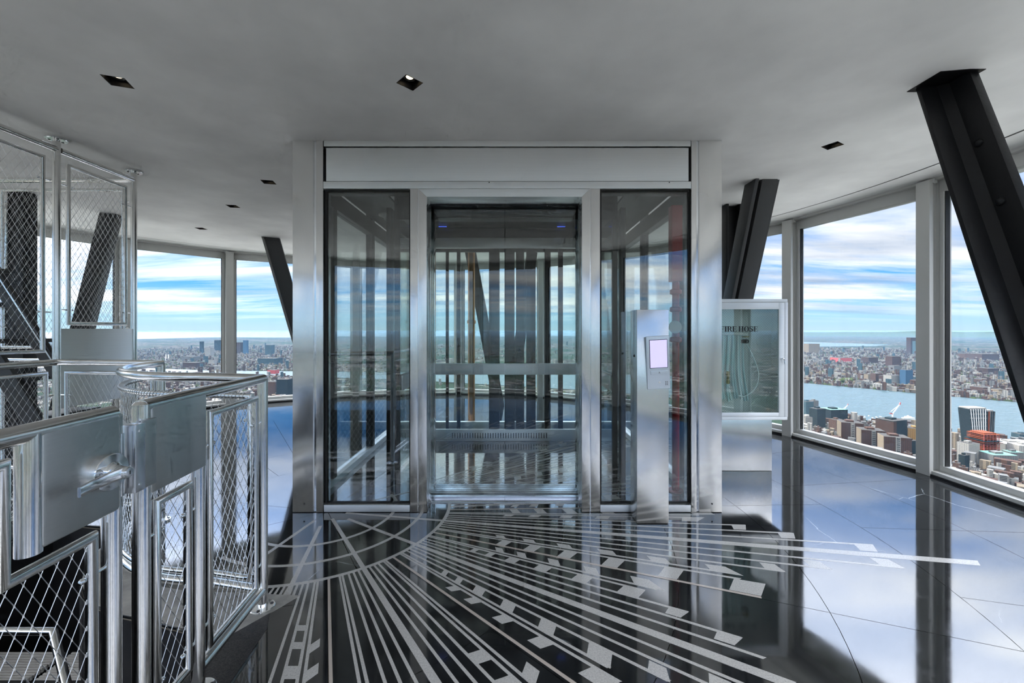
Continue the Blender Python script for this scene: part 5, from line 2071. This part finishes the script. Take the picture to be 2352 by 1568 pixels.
# -- everyday buildings: single ones where they show largest, the rest as one mass
random.seed(21)
GEN = ['brick_red', 'brick_brown', 'stone_tan', 'stone_pale', 'stone_grey', 'brick_brown', 'brick_red', 'stone_pale']
ROOFS = ['roof_tar', 'roof_pale', 'roof_pale', 'roof_tar']
protos = []
for k in range(14):
    w, d, h = random.uniform(11, 24), random.uniform(10, 20), random.choice((10, 12, 14, 16, 20, 26))
    o = house('city_building', GEN[k % 8], w, d, h, ROOFS[k % 4])
    o['group'] = 'everyday city buildings outside'
    words = {'brick_red': 'red brick', 'brick_brown': 'brown brick', 'stone_tan': 'tan stone', 'stone_pale': 'pale stone', 'stone_grey': 'grey stone'}[GEN[k % 8]]
    size = 'small' if h < 13 else ('mid-height' if h < 19 else 'taller')
    protos.append([o, False, '%s %s city building with a %s roof' % (size, words, 'pale' if ROOFS[k % 4] == 'roof_pale' else 'dark')])
count = 0
tries = 0
while count < 200 and tries < 5000:
    tries += 1
    if random.random() < 0.72:
        px, py = random.uniform(1845, 2352), 757 + 150 + 190 * random.random() ** 0.9
        lab = 'near the river below the right windows'
    else:
        px, py = random.uniform(325, 668), random.uniform(852, 915)
        lab = 'beyond the left windows'
    p, D = spot(px, py)
    if not dry(p.x, p.y) or pip(p.x + 30, p.y + 30, RIVER):
        continue
    if px > 1800 and D > 1800:
        continue
    pr = protos[count % 14]
    if not pr[1]:
        o = pr[0]
        pr[1] = True
        o.location = p
    else:
        o = copy_tree(pr[0], p)
    o.rotation_euler = (0, 0, RB + random.choice((0, math.pi / 2)) + random.uniform(-0.05, 0.05))
    TAKEN.append((p.x, p.y, 30))
    tag(o, pr[2] + ' ' + lab, 'building', 'everyday city buildings outside')
    count += 1

# mass of far buildings, too many to pick apart
FV, FF, FM, FMATS = [], [], [], []
for nm, mt, seed, dens, lab in (('far_buildings', 'brick_red', 1, 5200, 'mass of far low brick buildings fading towards the horizon'),
                                ('far_buildings', 'brick_brown', 5, 4200, 'mass of far brown buildings fading towards the horizon'),
                                ('far_buildings', 'stone_pale', 2, 6200, 'mass of far pale buildings fading towards the horizon'),
                                ('far_buildings', 'stone_tan', 6, 3600, 'mass of far tan buildings fading towards the horizon'),
                                ('far_buildings', 'stone_grey', 3, 5200, 'mass of far grey buildings fading towards the horizon'),
                                ('far_buildings', 'glass_teal', 4, 90, 'far glass towers scattered over the plain'),
                                ('far_trees', 'trees_autumn', 7, 5200, 'mass of street trees and parks among the far buildings')):
    rng = np.random.default_rng(seed)
    nb = 0
    V, Fc = [], []
    while nb < dens:
        az = rng.uniform(0, 2 * math.pi)
        if rng.random() < 0.8:
            az = math.atan2(1, rng.uniform(0.70, 1.28)) if rng.random() < 0.58 else math.atan2(1, rng.uniform(-0.95, -0.50))
        D = 1150 + 9500 * rng.random() ** 1.7
        x, y = D * math.cos(az), D * math.sin(az)
        if not dry(x, y):
            continue
        a = RB + rng.normal(0, 0.12)
        if mt == 'glass_teal':
            w, d, h = rng.uniform(14, 30), rng.uniform(14, 30), rng.uniform(40, 95)
            if D < 3200:
                continue
        elif nm == 'far_trees':
            w, d, h = rng.uniform(8, 30), rng.uniform(8, 20), rng.uniform(7, 13)
        else:
            w, d, h = rng.uniform(7, 22), rng.uniform(8, 20), rng.choice([8, 9, 11, 12, 14, 18, 24])
            if rng.random() < 0.07:
                w, d, h = w * 2.2, d * 1.3, h * 1.6
            if rng.random() < 0.05:
                h = rng.uniform(30, 55)
        c_, s_ = math.cos(a), math.sin(a)
        k = len(V)
        tp = 0.62 if nm == 'far_trees' else 1.0
        for zz, f_ in ((GZ, 1.0), (GZ + h, tp)):
            for ux, uy in ((-1, -1), (1, -1), (1, 1), (-1, 1)):
                lx, ly = ux * w / 2 * f_, uy * d / 2 * f_
                V.append((x + lx * c_ - ly * s_, y + lx * s_ + ly * c_, zz))
        Fc += [(k + 4, k + 5, k + 6, k + 7), (k, k + 1, k + 5, k + 4), (k + 1, k + 2, k + 6, k + 5), (k + 2, k + 3, k + 7, k + 6), (k + 3, k, k + 4, k + 7)]
        nb += 1
    if nm == 'far_trees':
        mb = MB()
        mb.v, mb.f = V, Fc
        tag(mb.build(nm, mt), lab, 'trees', kind='stuff')
    else:
        k0 = len(FV)
        FV += V
        FF += [tuple(i + k0 for i in f) for f in Fc]
        FM += [len(FMATS)] * len(Fc)
        FMATS.append(mt)
mb = MB()
mb.v, mb.f = FV, FF
me = mb.mesh('far_buildings', FMATS[0])
for mt in FMATS[1:]:
    me.materials.append(MATS[mt])
me.polygons.foreach_set('material_index', FM)
tag(link('far_buildings', me), 'mass of far low buildings fading towards the horizon', 'buildings', kind='stuff')

# thin haze lying over the city
m, nt, out = new_mat('haze_air')
vol = nt.nodes.new('ShaderNodeVolumeScatter')
vol.inputs['Color'].default_value = (0.34, 0.64, 1.0, 1)
vol.inputs['Density'].default_value = 0.0000115
vol.inputs['Anisotropy'].default_value = 0.0
vab = nt.nodes.new('ShaderNodeVolumeAbsorption')
vab.inputs['Color'].default_value = (0.1, 0.1, 0.1, 1)
vab.inputs['Density'].default_value = 0.000014
vad = nt.nodes.new('ShaderNodeAddShader')
nt.links.new(vol.outputs[0], vad.inputs[0])
nt.links.new(vab.outputs[0], vad.inputs[1])
nt.links.new(vad.outputs[0], out.inputs['Volume'])
hz = MB().prism([(60000 * math.cos(2 * math.pi * k / 48), 60000 * math.sin(2 * math.pi * k / 48)) for k in range(48)], GZ - 20, GZ + 320).build('haze', 'haze_air')
tag(hz, 'thin blue haze lying over the far city', 'haze', kind='stuff')
